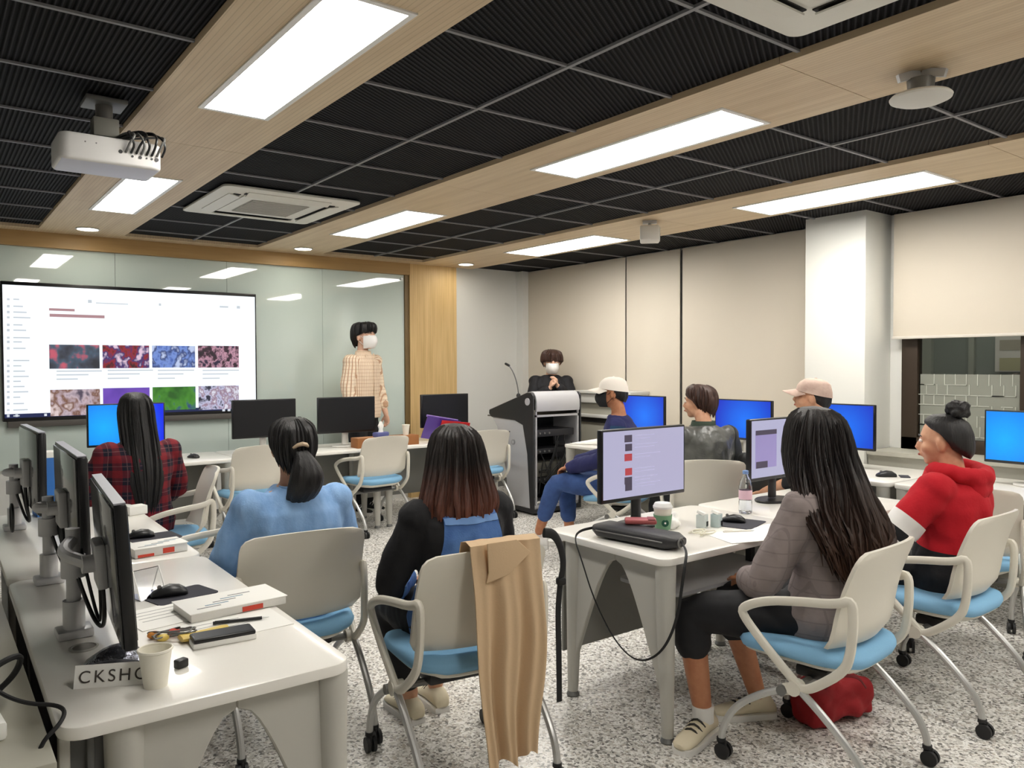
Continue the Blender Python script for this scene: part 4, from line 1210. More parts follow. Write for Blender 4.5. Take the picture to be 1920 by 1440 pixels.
# ---- 3 denim dungarees woman
P = person('person in blue denim dungarees over a black top, with auburn hair ends', (1.605, 2.49, 0), -.08, M_skin, dict(hc=(0, .0, 1.130), sh=.945, shw=.165, w=1.02, shy=-.03, che=(0, -.045, .85), wai=(0, -.05, .68), elL=(-.25, .05, .66), elR=(.25, .05, .66),
           anL=(-.02, .36, .10), knL=(-.09, .40, .5)), 'top', M_black_cloth, 1.0, M_legging, .93, (M_sneaker, M_lace_dark), thick=.014, seed=7)
T = P['top'].data
V_ = Vector
def back_panel(src, root, z0, z1, w0, w1, m):
    k = math.atan2(w1 - w0, z1 - z0)
    patch(src, [(V_((0, 0, z1)), V_((0, 0, 1))), (V_((0, 0, z0)), V_((0, 0, -1))), (V_((w0, 0, z0)), V_((math.cos(k), 0, -math.sin(k)))), (V_((-w0, 0, z0)), V_((-math.cos(k), 0, -math.sin(k)))), (V_((0, -.03, 0)), V_((0, 1, 0)))], .006, 'back_bib', m, root, .006)
back_panel(T, P['t'], .50, .925, .185, .105, M_denim)
patch(T, [(V_((0, 0, .66)), V_((0, 0, 1))), (V_((0, 0, .46)), V_((0, 0, -1))), (V_((.19, 0, 0)), V_((1, 0, 0))), (V_((-.19, 0, 0)), V_((-1, 0, 0)))], .008, 'skirt_waist', M_denim, P['t'], .006)
for s in (-1, 1):
    a, b = (.105, .066)
    patch(T, [(V_((0, 0, 1.05)), V_((0, 0, 1))), (V_((0, 0, .915)), V_((0, 0, -1))), (V_((s * a, 0, 0)), V_((s, 0, 0))), (V_((s * b, 0, 0)), V_((-s, 0, 0))), (V_((0, .06, 0)), V_((0, 1, 0)))], .007, 'strap', M_denim, P['t'], .006)
patch(T, [(V_((0, 0, .923)), V_((0, 0, 1))), (V_((0, 0, .903)), V_((0, 0, -1))), (V_((.104, 0, 0)), V_((1, 0, 0))), (V_((-.104, 0, 0)), V_((-1, 0, 0))), (V_((0, -.03, 0)), V_((0, 1, 0)))], .0115, 'seam', mat('denim pale seam', srgb(112, 150, 204), .85), P['t'], .004)
hair_loft(P['t'], P['J'], [(0, -.01, .130, .128, .012, .012, .012, 0), (0, -.01, .126, .120, .05, .055, .055, .01), (0, -.01, .098, .088, .085, .092, .098, .015), (0, -.012, .05, .03, .100, .085, .112, .02),
    (0, -.014, -.02, -.04, .112, .06, .120, .03), (0, -.02, -.09, -.10, .130, .045, .124, .045), (0, -.03, -.15, -.15, .146, .04, .120, .06), (0, -.035, -.185, -.185, .150, .03, .116, .07), (0, -.04, -.205, -.205, .135, .02, .095, .08)], M_hair_tip, seed=21, rag=.03, tilt=False, loose=130, lr=.006, lw=.006, lspan=2.7)

# ---- 4 grey blazer woman
P = person('person in a grey checked blazer with long wavy dark hair', (2.72, 1.665, 0), .14, M_skin_tan, dict(hc=(-.005, .02, 1.185), hyaw=-.28, sh=.975, shw=.17, w=1.06, shy=-.02, che=(0, -.035, .86), elL=(-.255, .09, .68), elR=(.26, .06, .69), wrL=(-.04, .27, .61), wrR=(.10, .28, .62),
           knL=(-.235, .42, .50), anL=(-.225, .36, .10), toeL=(-.85, -.05), knR=(.06, .42, .50), anR=(.10, .30, .10), toeR=(-.75, .6)), 'blazer', M_blazer, .95, M_legging, .74, (M_sneaker, M_lace_dark), thick=.022, seed=11)
spec = [(0, -.01, .134, .132, .012, .012, .012, 0), (0, -.01, .130, .124, .05, .058, .055, .01), (0, -.012, .100, .090, .088, .098, .104, .015), (-.004, -.014, .05, .03, .106, .100, .124, .02),
    (-.008, -.02, -.03, -.05, .120, .095, .138, .03), (-.010, -.05, -.11, -.13, .142, .085, .140, .04), (-.006, -.10, -.19, -.21, .168, .07, .110, .06), (.004, -.15, -.26, -.28, .186, .06, .078, .08), (.014, -.185, -.32, -.34, .182, .055, .058, .10), (.022, -.205, -.38, -.40, .150, .045, .045, .13), (.03, -.21, -.42, -.45, .09, .03, .03, .16)]
hair_loft(P['t'], P['J'], spec, M_hair_dark, n=96, seed=33, rag=.06, tilt=False, loose=230, lr=.0065, lw=.026, lspan=2.9, lout=1.05)
MB().loft([[Vector((P['J']['anL'][0], P['J']['anL'][1], z)) + Vector((r * math.cos(2 * PI * j / 16), r * math.sin(2 * PI * j / 16), 0)) for j in range(16)] for z, r in ((.07, .043), (.10, .042), (.132, .044))]).build('sock', M_white_cloth, P['t'])
for s in (-1, 1):
    MB().rbox((s * .13, .085, .60), (.12, .012, .02), .004, R=rotm(0, 0, -s * .3)).build('pocket_flap', M_blazer, P['t'])

# ---- 5 red hoodie woman
P = person('person in a red hoodie with striped sleeves and a hair bun', (3.71, 1.655, 0), .10, M_skin, dict(hc=(-.01, .0, 1.128), hyaw=.12, hpitch=.05, sh=.955, shw=.19, w=1.16, shy=-.04, che=(0, -.05, .84), elL=(-.315, .11, .70), elR=(.30, .05, .68), wrL=(-.13, .33, .62), wrR=(.13, .28, .61)),
           'hoodie', M_red, 1.0, M_legging, 1.0, (M_sneaker, mat('green laces', srgb(120, 140, 70), .7)), thick=.028, wr=(.010, 9, 9, 7), seed=14)
J = P['J']; hc = Vector(J['hc'])
face(P['t'], J)
T = P['top'].data
for s, El in ((-1, J['elL']), (1, J['elR'])):
    S_ = Vector((s * J['shw'], J['shy'], J['sh'] - .02)); d = (Vector(El) - S_).normalized()
    for f0, f1, nm, mm in ((.56, .78, 'sleeve_stripe_white', M_white_cloth), (.78, .92, 'sleeve_stripe_black', M_black_cloth), (.92, 1.22, 'sleeve_stripe_white', M_white_cloth)):
        L = (Vector(El) - S_).length
        patch(T, [(S_ + d * L * f1, d), (S_ + d * L * f0, -d), (V_((s * .232, 0, 0)), V_((-s, 0, 0))), (V_((0, 0, .615)), V_((0, 0, -1)))], .003, 'sleeve_stripe', mm, P['t'], .004)
patch(T, [(V_((0, 0, .665)), V_((0, -.1, 1))), (V_((.24, 0, 0)), V_((1, 0, 0))), (V_((-.24, 0, 0)), V_((-1, 0, 0)))], .004, 'hem', M_black_cloth, P['t'], .004)
hd = MB()
hd.tube(chaikin([(-.10, .0, 1.005), (-.13, -.08, 1.0), (-.09, -.15, .985), (0, -.18, .975), (.09, -.15, .985), (.13, -.08, 1.0), (.10, .0, 1.005)], 2), [.03] + [.042] * 23 + [.03] if False else .040, 12, round_=True)
hd.ell((0, -.155, .93), (.10, .045, .07), 16, 10)
part(remesh(hd, .009, 6, (.008, 14, 14, 14), 3), 'hood', M_red, P['t'])
hair_loft(P['t'], J, [(0, -.012, .124, .124, .012, .012, .012, 0), (0, -.012, .120, .114, .05, .055, .055, .006), (0, -.014, .092, .082, .082, .085, .098, .012), (0, -.018, .062, .03, .090, .066, .112, .015),
    (0, -.030, .050, -.02, .090, .03, .102, .018), (0, -.045, .035, -.055, .078, -.005, .084, .02), (0, -.05, .015, -.080, .052, -.02, .062, .03)], M_hair_black, seed=40)
R = head_R(J)
bn = MB(); rnd = random.Random(2)
bn.ell(hc + R @ Vector((.0, -.070, .142)), (.046, .045, .042), 18, 12)
for k in range(10):
    a = k * .63; bn.ell(hc + R @ Vector((.030 * math.cos(a), -.070 + .030 * math.sin(a), .142 + .018 * math.sin(k * 2.1))), (.024, .024, .022), 10, 7)
part(remesh(bn, .007, 2, (.006, 60, 60, 60), 2), 'hair_bun', M_hair_black, P['t'])
MB().tube([hc + R @ Vector((.036 * math.cos(k * PI / 8), -.058 + .036 * math.sin(k * PI / 8), .112)) for k in range(16)], .007, 8, closed=True).build('hair_tie', M_black_cloth, P['t'])

# ---- 6 pink cap
P = person('person in a faded pink cap, mostly hidden by long wavy hair', (4.47, 2.74, 0), .22, M_skin, dict(hc=(0, .04, 1.272), hyaw=.24, hpitch=-.12, sh=1.05, che=(0, -.04, .92), wai=(0, -.05, .72), shw=.18, w=1.08, elL=(-.25, .08, .76), elR=(.25, .08, .76), wrL=(-.12, .30, .66), wrR=(.12, .30, .66)),
           'shirt', M_black_cloth, .6, M_denim_dark, 1.0, (M_sneaker, M_lace_dark), seed=16)
face(P['t'], P['J']); cap(P['t'], P['J'], M_cap_pink, M_black_cloth)
hair_loft(P['t'], P['J'], [(0, -.012, .075, .07, .012, .012, .012, 0), (0, -.012, .07, .06, .070, .06, .085, .01), (0, -.014, .052, .02, .081, .03, .102, .02), (0, -.02, .03, -.03, .080, -.01, .098, .03), (0, -.03, .0, -.07, .055, -.03, .07, .04)], M_hair_black, seed=41)

# ---- 7 boy in grey jacket
P = person('person in a grey and black jacket with bowl-cut brown hair', (4.36, 3.55, 0), -.30, M_skin, dict(hc=(-.01, .05, 1.212), hyaw=.62, sh=1.0, che=(0, -.03, .88), shw=.17, w=1.06, elL=(-.29, .10, .80), elR=(.24, -.02, .74), wrL=(-.33, .33, .78), wrR=(.14, .20, .66)),
           'jacket', M_leather, 1.0, M_black_cloth, 1.0, (M_black_cloth, M_white_cloth), thick=.024, wr=(.014, 10, 10, 7), seed=18)
face(P['t'], P['J'], brow=M_hair_brown)
hair_loft(P['t'], P['J'], [(0, -.01, .128, .126, .012, .012, .012, 0), (0, -.01, .124, .118, .055, .058, .058, .01), (0, -.012, .098, .085, .088, .096, .104, .02), (0, -.014, .066, .035, .100, .098, .116, .03),
    (0, -.016, .045, -.015, .100, .086, .114, .04), (0, -.02, .035, -.05, .088, .03, .100, .05), (0, -.03, .02, -.085, .055, -.02, .075, .06)], M_hair_brown, seed=42, loose=60, lr=.006, lw=.006, lspan=3.1)
MB().loft([[Vector((r * math.cos(2 * PI * j / 24), .0 + r * .95 * math.sin(2 * PI * j / 24), z)) for j in range(24)] for r, z in ((.085, 1.02), (.090, 1.05), (.080, 1.085), (.072, 1.08), (.075, 1.04))]).build('collar', mat('green collar', srgb(60, 74, 62), .8), P['t'])
patch(P['top'].data, [(V_((.19, 0, 0)), V_((-1, 0, 0)))], .003, 'sleeve', mat('black sleeve', srgb(34, 36, 34), .6), P['t'])

# ---- 8 white cap man
P = person('person in a white cap and black mask, navy top and jeans', (4.33, 4.38, 0), .62, M_skin_tan, dict(hs=1.06, hc=(-.0, .03, 1.258), hyaw=.12, hpitch=-.02, sh=1.03, che=(0, -.05, .90), wai=(0, -.06, .71), shw=.18, w=1.06, elL=(-.25, .06, .76), elR=(.26, .06, .77), wrL=(-.12, .33, .68), wrR=(.10, .32, .70),
           knL=(-.10, .46, .56), knR=(.12, .43, .54), anL=(-.02, .62, .14), anR=(.12, .40, .10), toeL=(-.1, 1)), 'sweatshirt', M_navy, 1.0, M_denim_dark, .9, (M_white_cloth, M_white_cloth), thick=.020, seed=20)
face(P['t'], P['J'], mouth=False); mask(P['t'], P['J'], M_mask_black); cap(P['t'], P['J'], M_cap_white, M_black_cloth)
hair_loft(P['t'], P['J'], [(0, -.012, .075, .07, .012, .012, .012, 0), (0, -.012, .07, .06, .070, .06, .085, .01), (0, -.014, .052, .02, .081, .03, .102, .02), (0, -.02, .03, -.03, .080, -.01, .098, .03), (0, -.03, .0, -.07, .055, -.03, .07, .04)], M_hair_black, seed=43)
tb = patch(P['top'].data, [(V_((0, 0, .955)), V_((.25, 0, 1))), (V_((0, 0, .905)), V_((-.25, 0, -1))), (V_((0, .0, 0)), V_((0, 1, 0)))], .002, 'chest_band', mat('teal band', srgb(24, 62, 98), .8), P['t'], .003)
for k in range(9):
    u = -.8 + k * .2
    MB().rbox((u * .19, -.05 - .125 * math.sqrt(1 - (u * .85) ** 2) - .006, .932 - u * .19 * .25), (.016, .008, .026), .002, R=rotm(0, 0, u * .9)).build('letter', mat('teal letter', srgb(120, 196, 206), .7), tb)
MB().rbox((-.045, .555, .36), (.085, .05, .075), .012, R=rotm(.35)).build('knee_patch', mat('pale denim patch', srgb(120, 170, 220), .8), P['t'])

# ---- 9 presenter
STAND = dict(pel=(0, 0, .98), wai=(0, .01, 1.14), che=(0, .0, 1.32), hipL=(-.09, 0, .96), hipR=(.09, 0, .96), knL=(-.10, .01, .52), knR=(.10, .01, .52), anL=(-.10, -.02, .10), anR=(.10, -.02, .10))
J1 = dict(STAND); J1.update(sh=1.535, shy=0, shw=.20, w=1.12, hs=1.14, hc=(0, .03, 1.765), hyaw=-.12, elL=(-.27, .0, 1.22), elR=(.27, .0, 1.22), wrL=(-.26, .10, .98), wrR=(.25, .10, .98), pel=(0, 0, 1.0), wai=(0, .01, 1.18), che=(0, 0, 1.36), hipL=(-.09, 0, .98), hipR=(.09, 0, .98))
P = person('person standing in a cream striped shirt and white mask, presenting beside the screen', (3.545, 7.17, 0), PI + .50, M_skin_pale, J1, 'shirt', M_stripe, .80, M_black_cloth, 1.0, (M_black_cloth, M_white_cloth), thick=.024, wr=(.012, 12, 12, 7), hdir={-1: (0, .15, -1), 1: (0, .15, -1)}, voxel=.0075, seed=25, hem=1)
J = P['J']; face(P['t'], J, mouth=False); mask(P['t'], J, M_mask_white)
hair_loft(P['t'], J, [(0, -.01, .130, .128, .012, .012, .012, 0), (0, -.01, .126, .120, .055, .060, .058, .02), (0, -.012, .112, .096, .092, .108, .108, .04), (0, -.012, .076, .035, .100, .116, .118, .05),
    (0, -.014, .040, -.015, .098, .108, .114, .06), (0, -.03, .036, -.05, .084, .03, .092, .06), (0, -.04, .02, -.085, .05, -.02, .064, .06)], M_hair_black, seed=44, loose=60, lr=.006, lw=.006, lspan=3.1)
hcv = Vector(J['hc'])
for s in (-1, 1):
    MB().prism([(s * .005, 1.545), (s * .055, 1.60), (s * .085, 1.575), (s * .06, 1.50)], .088, .094, 'y').build('collar_leaf', M_stripe, P['t'])
MB().loft([[Vector((r * math.cos(2 * PI * j / 24), .005 + r * .95 * math.sin(2 * PI * j / 24), z)) for j in range(24)] for r, z in ((.090, 1.545), (.084, 1.60), (.076, 1.625), (.070, 1.622), (.074, 1.56))]).build('collar_band', M_stripe, P['t'])
MB().rbox((0, .148, 1.32), (.028, .006, .38), .002).build('placket', M_stripe, P['t'])
for s, wrv in ((-1, Vector(J['wrL'])), (1, Vector(J['wrR']))):
    El = Vector(J['elL'] if s < 0 else J['elR'])
    a = El.lerp(wrv, .55); MB().tube([a, a.lerp(wrv, .12)], .062, 16, round_=True).build('cuff', M_stripe, P['t'])

# ---- 10 person behind the lectern
J2 = dict(STAND); J2.update(pel=(0, 0, .84), wai=(0, .005, .98), che=(0, 0, 1.14), sh=1.31, shy=-.01, shw=.175, w=1.05, hs=1.10, hc=(0, .07, 1.505), hpitch=.22, hipL=(-.09, 0, .82), hipR=(.09, 0, .82), knL=(-.09, .01, .46), knR=(.09, .01, .46),
    elL=(-.23, .10, 1.08), elR=(.23, .10, 1.08), wrL=(-.040, .215, 1.245), wrR=(.045, .225, 1.22))
P = person('person in a black jacket and white mask, clasping hands behind the lectern', (5.68, 6.78, 0), PI - .55, M_skin_pale, J2, 'jacket', M_blackjk, .98, M_black_cloth, 1.0, (M_black_cloth, M_black_cloth), thick=.018, hdir={-1: (.25, .1, .9), 1: (-.25, .1, .9)}, hcurl=1.0, voxel=.0075, seed=27, hem=1)
J = P['J']; face(P['t'], J, mouth=False, brow=M_hair_brown); mask(P['t'], J, M_mask_white)
hair_loft(P['t'], J, [(0, -.01, .132, .130, .012, .012, .012, 0), (0, -.01, .128, .122, .06, .065, .06, .03), (0, -.012, .104, .090, .094, .104, .108, .05), (0, -.014, .072, .035, .104, .108, .118, .06),
    (0, -.014, .030, -.02, .106, .108, .118, .07), (0, -.025, .026, -.06, .090, .05, .10, .08), (0, -.04, .02, -.09, .055, -.01, .07, .08)], M_hair_brown, seed=45, loose=70, lr=.006, lw=.008, lspan=3.1)
# ================================================================ THINGS ON THE DESKS
DZ = .73
M_paper = mat('paper', srgb(244, 243, 238), .8)
M_print = mat('print grey', srgb(150, 150, 150), .8)
M_redprint = mat('print red', srgb(206, 70, 50), .7)
M_cup = mat('paper cup', srgb(240, 236, 222), .6)
M_slate = mat('mouse pad slate', srgb(58, 58, 66), .9)
M_orange = mat('orange', srgb(214, 140, 60), .6)
M_yellow = mat('yellow wrapper', srgb(226, 196, 96), .35)
M_foil = mat('silver foil', srgb(120, 122, 132), .22, metal=.8, bump=((40, 40, 40), .8, .01))
M_black_leather = mat('black leather', srgb(46, 45, 47), .5, bump=((90, 90, 90), .4, .002))

def text_mesh(txt, size, depth=.0004):
    cu = bpy.data.curves.new('text', 'FONT'); cu.body = txt; cu.size = size; cu.extrude = depth; cu.space_character = 1.28
    ob = bpy.data.objects.new('text', cu); COL.objects.link(ob)
    dg = bpy.context.evaluated_depsgraph_get(); dg.update()
    me = bpy.data.meshes.new_from_object(ob.evaluated_get(dg))
    bpy.data.objects.remove(ob)
    return me

# nameplate
t = thing('nameplate', 'small white nameplate with capital letters, partly behind the paper cup', 'nameplate', (.345, 2.012, DZ), -.46)
R = rotm(-.30)
MB().box(R @ Vector((0, 0, .026)), (.165, .0025, .052), R).build('plate', M_paper, t, smooth=False)
MB().box(Vector((0, .030, .024)), (.165, .0025, .055), rotm(.55)).build('rear_fold', M_paper, t, smooth=False)
me = text_mesh('CKSHO', .039); me.materials.append(mat('letter grey', srgb(70, 64, 58), .7))
o = link(bpy.data.objects.new('lettering', me), t, R @ Vector((-.074, -.0022, .012)), (PI / 2 - .30, 0, 0))
# paper cup
def paper_cup(label, x, y, h=.088, r0=.026, r1=.037, z=DZ, group=None, m=None):
    t = thing('paper_cup', label, 'cup', (x, y, z), 0, group)
    MB().lathe([(r0 * .6, .003), (r0, 0), (r1, h), (r1 + .002, h + .001), (r1 + .0025, h - .003), (r1 - .001, h - .006), (r0 - .002, .006), (r0 * .5, .005)], 28).build('body', m or M_cup, t)
    MB().tube([(r1 * math.cos(k * PI / 14), r1 * math.sin(k * PI / 14), h) for k in range(28)], .0022, 6, closed=True).build('rim', m or M_cup, t)
    return t
paper_cup('cream paper cup standing in front of the nameplate', .428, 1.955)
# foil bag behind the nameplate
mb = MB(); rings = []
for i in range(9):
    u = i / 8; w = .034 + .012 * math.sin(u * PI); h = .002 + .020 * math.sin(u * PI)
    rings.append([Vector((-.075 + .15 * u, w * math.cos(2 * PI * j / 14), .004 + h + h * .9 * math.sin(2 * PI * j / 14))) for j in range(14)])
tag(mb.loft(rings).build('snack_bag', M_foil, None, loc=(.385, 2.165, DZ), rot=(0, 0, -.35)), 'crumpled dark silver snack bag behind the nameplate', 'bag')
# cable hole
g = thing('cable_grommet', 'oval cable hole cover set in the near white desk', 'grommet', (.335, 2.335, DZ))
MB().lathe([(.036, 0), (.036, .003), (.030, .0042), (.028, .002)], 24).build('ring', mat('grommet grey', srgb(170, 168, 160), .5), g)
MB().lathe([(.027, .0005), (.027, .0028)], 24).build('lid', mat('grommet dark', srgb(120, 116, 108), .6), g)
# phone on a white box
t = thing('phone', 'black phone lying on a slim white case at the desk edge', 'phone', (.645, 2.158, DZ), -.08)
MB().rbox((0, 0, .008), (.165, .060, .016), .004).build('case', M_paper, t)
MB().rbox((0, .004, .020), (.160, .068, .012), .004).build('handset', M_black_plastic, t)
MB().bb((-.074, -.026, .0262), (.074, .034, .0266)).build('screen', M_off, t, smooth=False)
# sheets of paper
for nm, x, y, w, d, rz, l in (('paper_sheet', .715, 2.270, .27, .19, .02, 'white sheet of paper under the black pen'), ('paper_sheet', .62, 2.50, .30, .21, .15, 'white sheet sticking out beneath the open booklet')):
    t = thing(nm, l, 'paper', (x, y, DZ), rz)
    MB().box((0, 0, .0012), (w, d, .0016)).build('sheet', M_paper, t, smooth=False)
    for k in range(4): MB().bb((-w * .4, d * .3 - k * .03, .0021), (w * (.1 + .08 * (k % 3)), d * .3 - k * .03 + .003, .0024)).build('print_line', M_print, t, smooth=False)
# open booklets
def booklet(label, x, y, w, d, h, rz, spine=M_redprint, group=None):
    t = thing('booklet', label, 'book', (x, y, DZ), rz, group)
    MB().rbox((0, 0, h / 2 + .002), (w, d, h), .002).build('pages', mat('page edge', srgb(226, 224, 218), .8), t)
    MB().rbox((0, 0, h + .003), (w + .008, d + .006, .003), .001).build('cover', M_paper, t)
    MB().bb((w * .02, -d / 2 - .0022, h * .2), (w * .24, -d / 2 + .001, h * .8)).build('spine_label', spine, t, smooth=False)
    for k in range(5): MB().bb((-w * .4 + .03 * k, -d * .3 + d * .12 * k, h + .0045), (-w * .4 + .03 * k + .07, -d * .3 + d * .12 * k + .007, h + .005)).build('print_mark', mat('print blue grey', srgb(140, 164, 180), .8) if k % 2 else M_print, t, smooth=False)
    return t
booklet('thick white booklet with a red spine mark on the near desk', .755, 2.45, .29, .165, .024, .06)
b2 = booklet('white booklet stack with red label on the second desk', .745, 3.36, .20, .13, .034, .10)
MB().bb((-.09, -.068, .004), (-.03, -.064, .014)).build('spine_label', M_redprint, b2, smooth=False)
# pens
def pen(label, x, y, L, rz, m, z=DZ, r=.0048):
    t = thing('pen', label, 'pen', (x, y, z + r), rz)
    MB().tube([(-L / 2, 0, 0), (L / 2 - .02, 0, 0)], r, 10).build('barrel', m, t)
    MB().tube([(L / 2 - .02, 0, 0), (L / 2, 0, 0)], [r * .8, r * .15], 10).build('tip', M_chrome, t)
    MB().rbox((-L / 2 + .025, 0, r), (.04, .003, .002), .0008).build('clip', m, t)
    return t
pen('black pen lying on the white sheet beside the phone', .735, 2.285, .155, -.28, M_black_plastic, DZ + .003)
# yellow wrapper, twisted wires, earbud box
mb = MB(); rings = []; rnd = random.Random(8)
for i in range(10):
    u = i / 9; w = .018 + .006 * rnd.random()
    rings.append([Vector((-.065 + .13 * u, w * math.cos(2 * PI * j / 12) * (1 + .3 * rnd.random()), .010 + .009 * math.sin(2 * PI * j / 12) * (.7 + .5 * rnd.random()))) for j in range(12)])
tag(mb.loft(rings).build('wrapper', M_yellow, None, loc=(.615, 2.225, DZ), rot=(0, 0, .1)), 'crumpled yellow snack wrapper behind the phone', 'wrapper')
t = thing('earphones', 'tangled earphones with orange and red ends beside the paper cup', 'earphones', (.545, 2.27, DZ))
mb = MB(); rnd = random.Random(5)
pts = [Vector((.06 * math.sin(k * 1.3) + rnd.uniform(-.012, .012), .05 * math.cos(k * 1.9) + rnd.uniform(-.012, .012), .005 + .018 * abs(math.sin(k * .9)))) for k in range(16)]
mb.tube(chaikin(pts, 3), .0022, 6); mb.build('wire', M_grey_metal, t)
for (x, y), m in (((-.045, .03), M_orange), ((.005, .02), M_redprint), ((-.03, -.01), M_yellow)):
    MB().ell((x, y, .010), (.017, .014, .010), 12, 8).build('earbud', m, t)
for a, b in (((-.03, .05, .006), (.02, .012, .022)), ((.0, .008, .006), (.045, -.04, .010))): MB().tube([a, b], .003, 6).build('plug', M_black_plastic, t)
tag(MB().rbox((0, 0, .011), (.030, .022, .022), .004).build('adapter', M_black_plastic, None, loc=(.505, 2.035, DZ), rot=(0, 0, .4)), 'tiny black adapter beside the paper cup', 'adapter')
# clear stand with white cord
t = thing('acrylic_stand', 'clear folded acrylic card stand next to the mouse pad', 'card stand', (.575, 2.74, DZ), .3)
M_acr = mat('acrylic', (.93, .95, .97, 1), .05, trans=1.0)
MB().box((0, .022, .045), (.085, .002, .10), rotm(.45)).build('front_sheet', M_acr, t, smooth=False)
MB().box((0, -.022, .045), (.085, .002, .10), rotm(-.45)).build('rear_sheet', M_acr, t, smooth=False)
MB().box((0, 0, .002), (.085, .085, .002)).build('base_sheet', mat('acrylic blue', srgb(196, 200, 226), .3), t, smooth=False)
for sx in (-.044, .044): MB().tube([(sx, -.044, .003), (sx, 0, .092), (sx, .044, .003)], .0022, 6).build('edge', M_paper, t)
def mousepad(label, x, y, w, d, rz):
    t = thing('mouse_pad', label, 'mouse pad', (x, y, DZ), rz, 'dark mouse pads')
    MB().prism(rrect(-w / 2, -d / 2, w / 2, d / 2, .015), 0, .003).build('mat', M_slate, t); return t
def mouse(label, x, y, rz, z=DZ + .003, s=1.0):
    t = thing('computer_mouse', label, 'mouse', (x, y, z), rz, 'black computer mice')
    rings = []
    for yy, w, h in ((-.055, .012, .010), (-.050, .022, .020), (-.03, .030, .033), (0, .031, .037), (.03, .029, .028), (.050, .024, .018), (.056, .014, .010)):
        rings.append([Vector((w * math.cos(2 * PI * j / 16), yy, max(.001, h * .45 + h * .55 * math.sin(2 * PI * j / 16)))) * s for j in range(16)])
    MB().loft(rings).build('body', M_black_plastic, t, angle=70)
    MB().tube([(-.003 * s, .03 * s, .030 * s), (.003 * s, .03 * s, .030 * s)], .007 * s, 10).build('wheel', M_grey_metal, t)
    return t
mousepad('dark mouse pad behind the thick booklet', .665, 2.68, .20, .14, .25)
mouse('black mouse on the pad behind the thick booklet', .635, 2.69, 1.4)
mousepad('dark mouse pad on the second desk of the side row', .80, 3.66, .20, .16, .1)
mouse('black mouse beyond the white booklet stack', .755, 3.68, 1.4)
tag(MB().rbox((0, 0, .022), (.09, .07, .044), .004).build('carton', M_paper, None, loc=(.86, 4.30, DZ), rot=(0, 0, .2)), 'small white carton at the corner near the plaid shirt', 'box')
t = thing('tissue_box', 'blue and white upright box beyond the desk monitors', 'box', (.50, 4.56, DZ), .1)
MB().rbox((0, 0, .15), (.11, .11, .30), .004).build('carton', mat('box blue', srgb(40, 110, 190), .5), t)
MB().rbox((0, 0, .305), (.112, .112, .03), .004).build('lid', M_paper, t)
MB().bb((.03, -.0565, .02), (.056, -.0545, .28)).build('white_band', M_paper, t, smooth=False)

# front row
t = thing('cardboard_box', 'long flat brown cardboard box below the middle black monitor', 'box', (3.42, 6.50, DZ), .02)
M_card = mat('cardboard', srgb(150, 96, 52), .8); M_card2 = mat('cardboard light', srgb(182, 134, 96), .8)
MB().rbox((.02, 0, .045), (.64, .14, .09), .003).build('carton', M_card, t)
MB().rbox((-.16, -.01, .0905), (.28, .12, .004), .001).build('flap', M_card2, t)
paper_cup('white paper cup on the cardboard box by the oak panel', 3.655, 6.50, z=.82, r0=.026, r1=.036, h=.095)
t = thing('tissue_pack', 'white and blue tissue pack beside the presenter hand', 'tissue', (3.36, 6.44, .823), .3)
MB().rbox((0, 0, .022), (.15, .075, .044), .012).build('pack', mat('tissue pack', srgb(90, 96, 150), .5), t)
MB().loft([[Vector((r * math.cos(2 * PI * j / 10), r * .6 * math.sin(2 * PI * j / 10), z)) for j in range(10)] for r, z in ((.03, .04), (.022, .07), (.034, .10), (.012, .14))]).build('tissue', M_paper, t)
t = thing('folder', 'purple plastic folder propped on the front desk', 'folder', (4.02, 6.46, DZ), -.10)
MB().box((0, .0, .125), (.36, .006, .23), rotm(.35, .18)).build('cover', mat('purple plastic', srgb(88, 60, 150), .3), t, smooth=False)
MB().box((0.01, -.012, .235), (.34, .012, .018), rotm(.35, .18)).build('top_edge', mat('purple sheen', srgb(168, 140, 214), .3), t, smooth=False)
t = thing('folder', 'red folder leaning beside the purple one', 'folder', (4.13, 6.40, DZ), -.15)
MB().box((0, 0, .105), (.30, .010, .20), rotm(.30, .12)).build('cover', mat('red plastic', srgb(196, 30, 36), .35), t, smooth=False)
mouse('black mouse on the front desk beside the plaid shirt woman', 1.76, 6.62, .4, DZ)

# middle row
t = thing('coffee_cup', 'lidded coffee cup with a green sleeve on the middle desk', 'cup', (2.595, 2.335, DZ))
MB().lathe([(.020, .002), (.028, 0), (.0405, .125), (.030, .126)], 28).build('body', M_cup, t)
MB().lathe([(.0425, .118), (.043, .127), (.040, .131), (.036, .140), (.034, .142), (.012, .140)], 28).build('lid', mat('lid white', srgb(240, 240, 238), .35), t)
sl = MB().lathe([(.0318, .026), (.0398, .090), (.0412, .090), (.0332, .026)], 28, cap=False).build('sleeve', mat('green sleeve', srgb(118, 162, 128), .7), t)
R = rotm(0, 0, -.55)
for r, y, m in ((.016, -.0385, mat('emblem green', srgb(14, 84, 62), .6)), (.0045, -.0392, M_paper)):
    MB().cyl(R @ Vector((0, y, .058)), R @ Vector((0, y + .003, .058)), r, 20).build('emblem', m, sl)
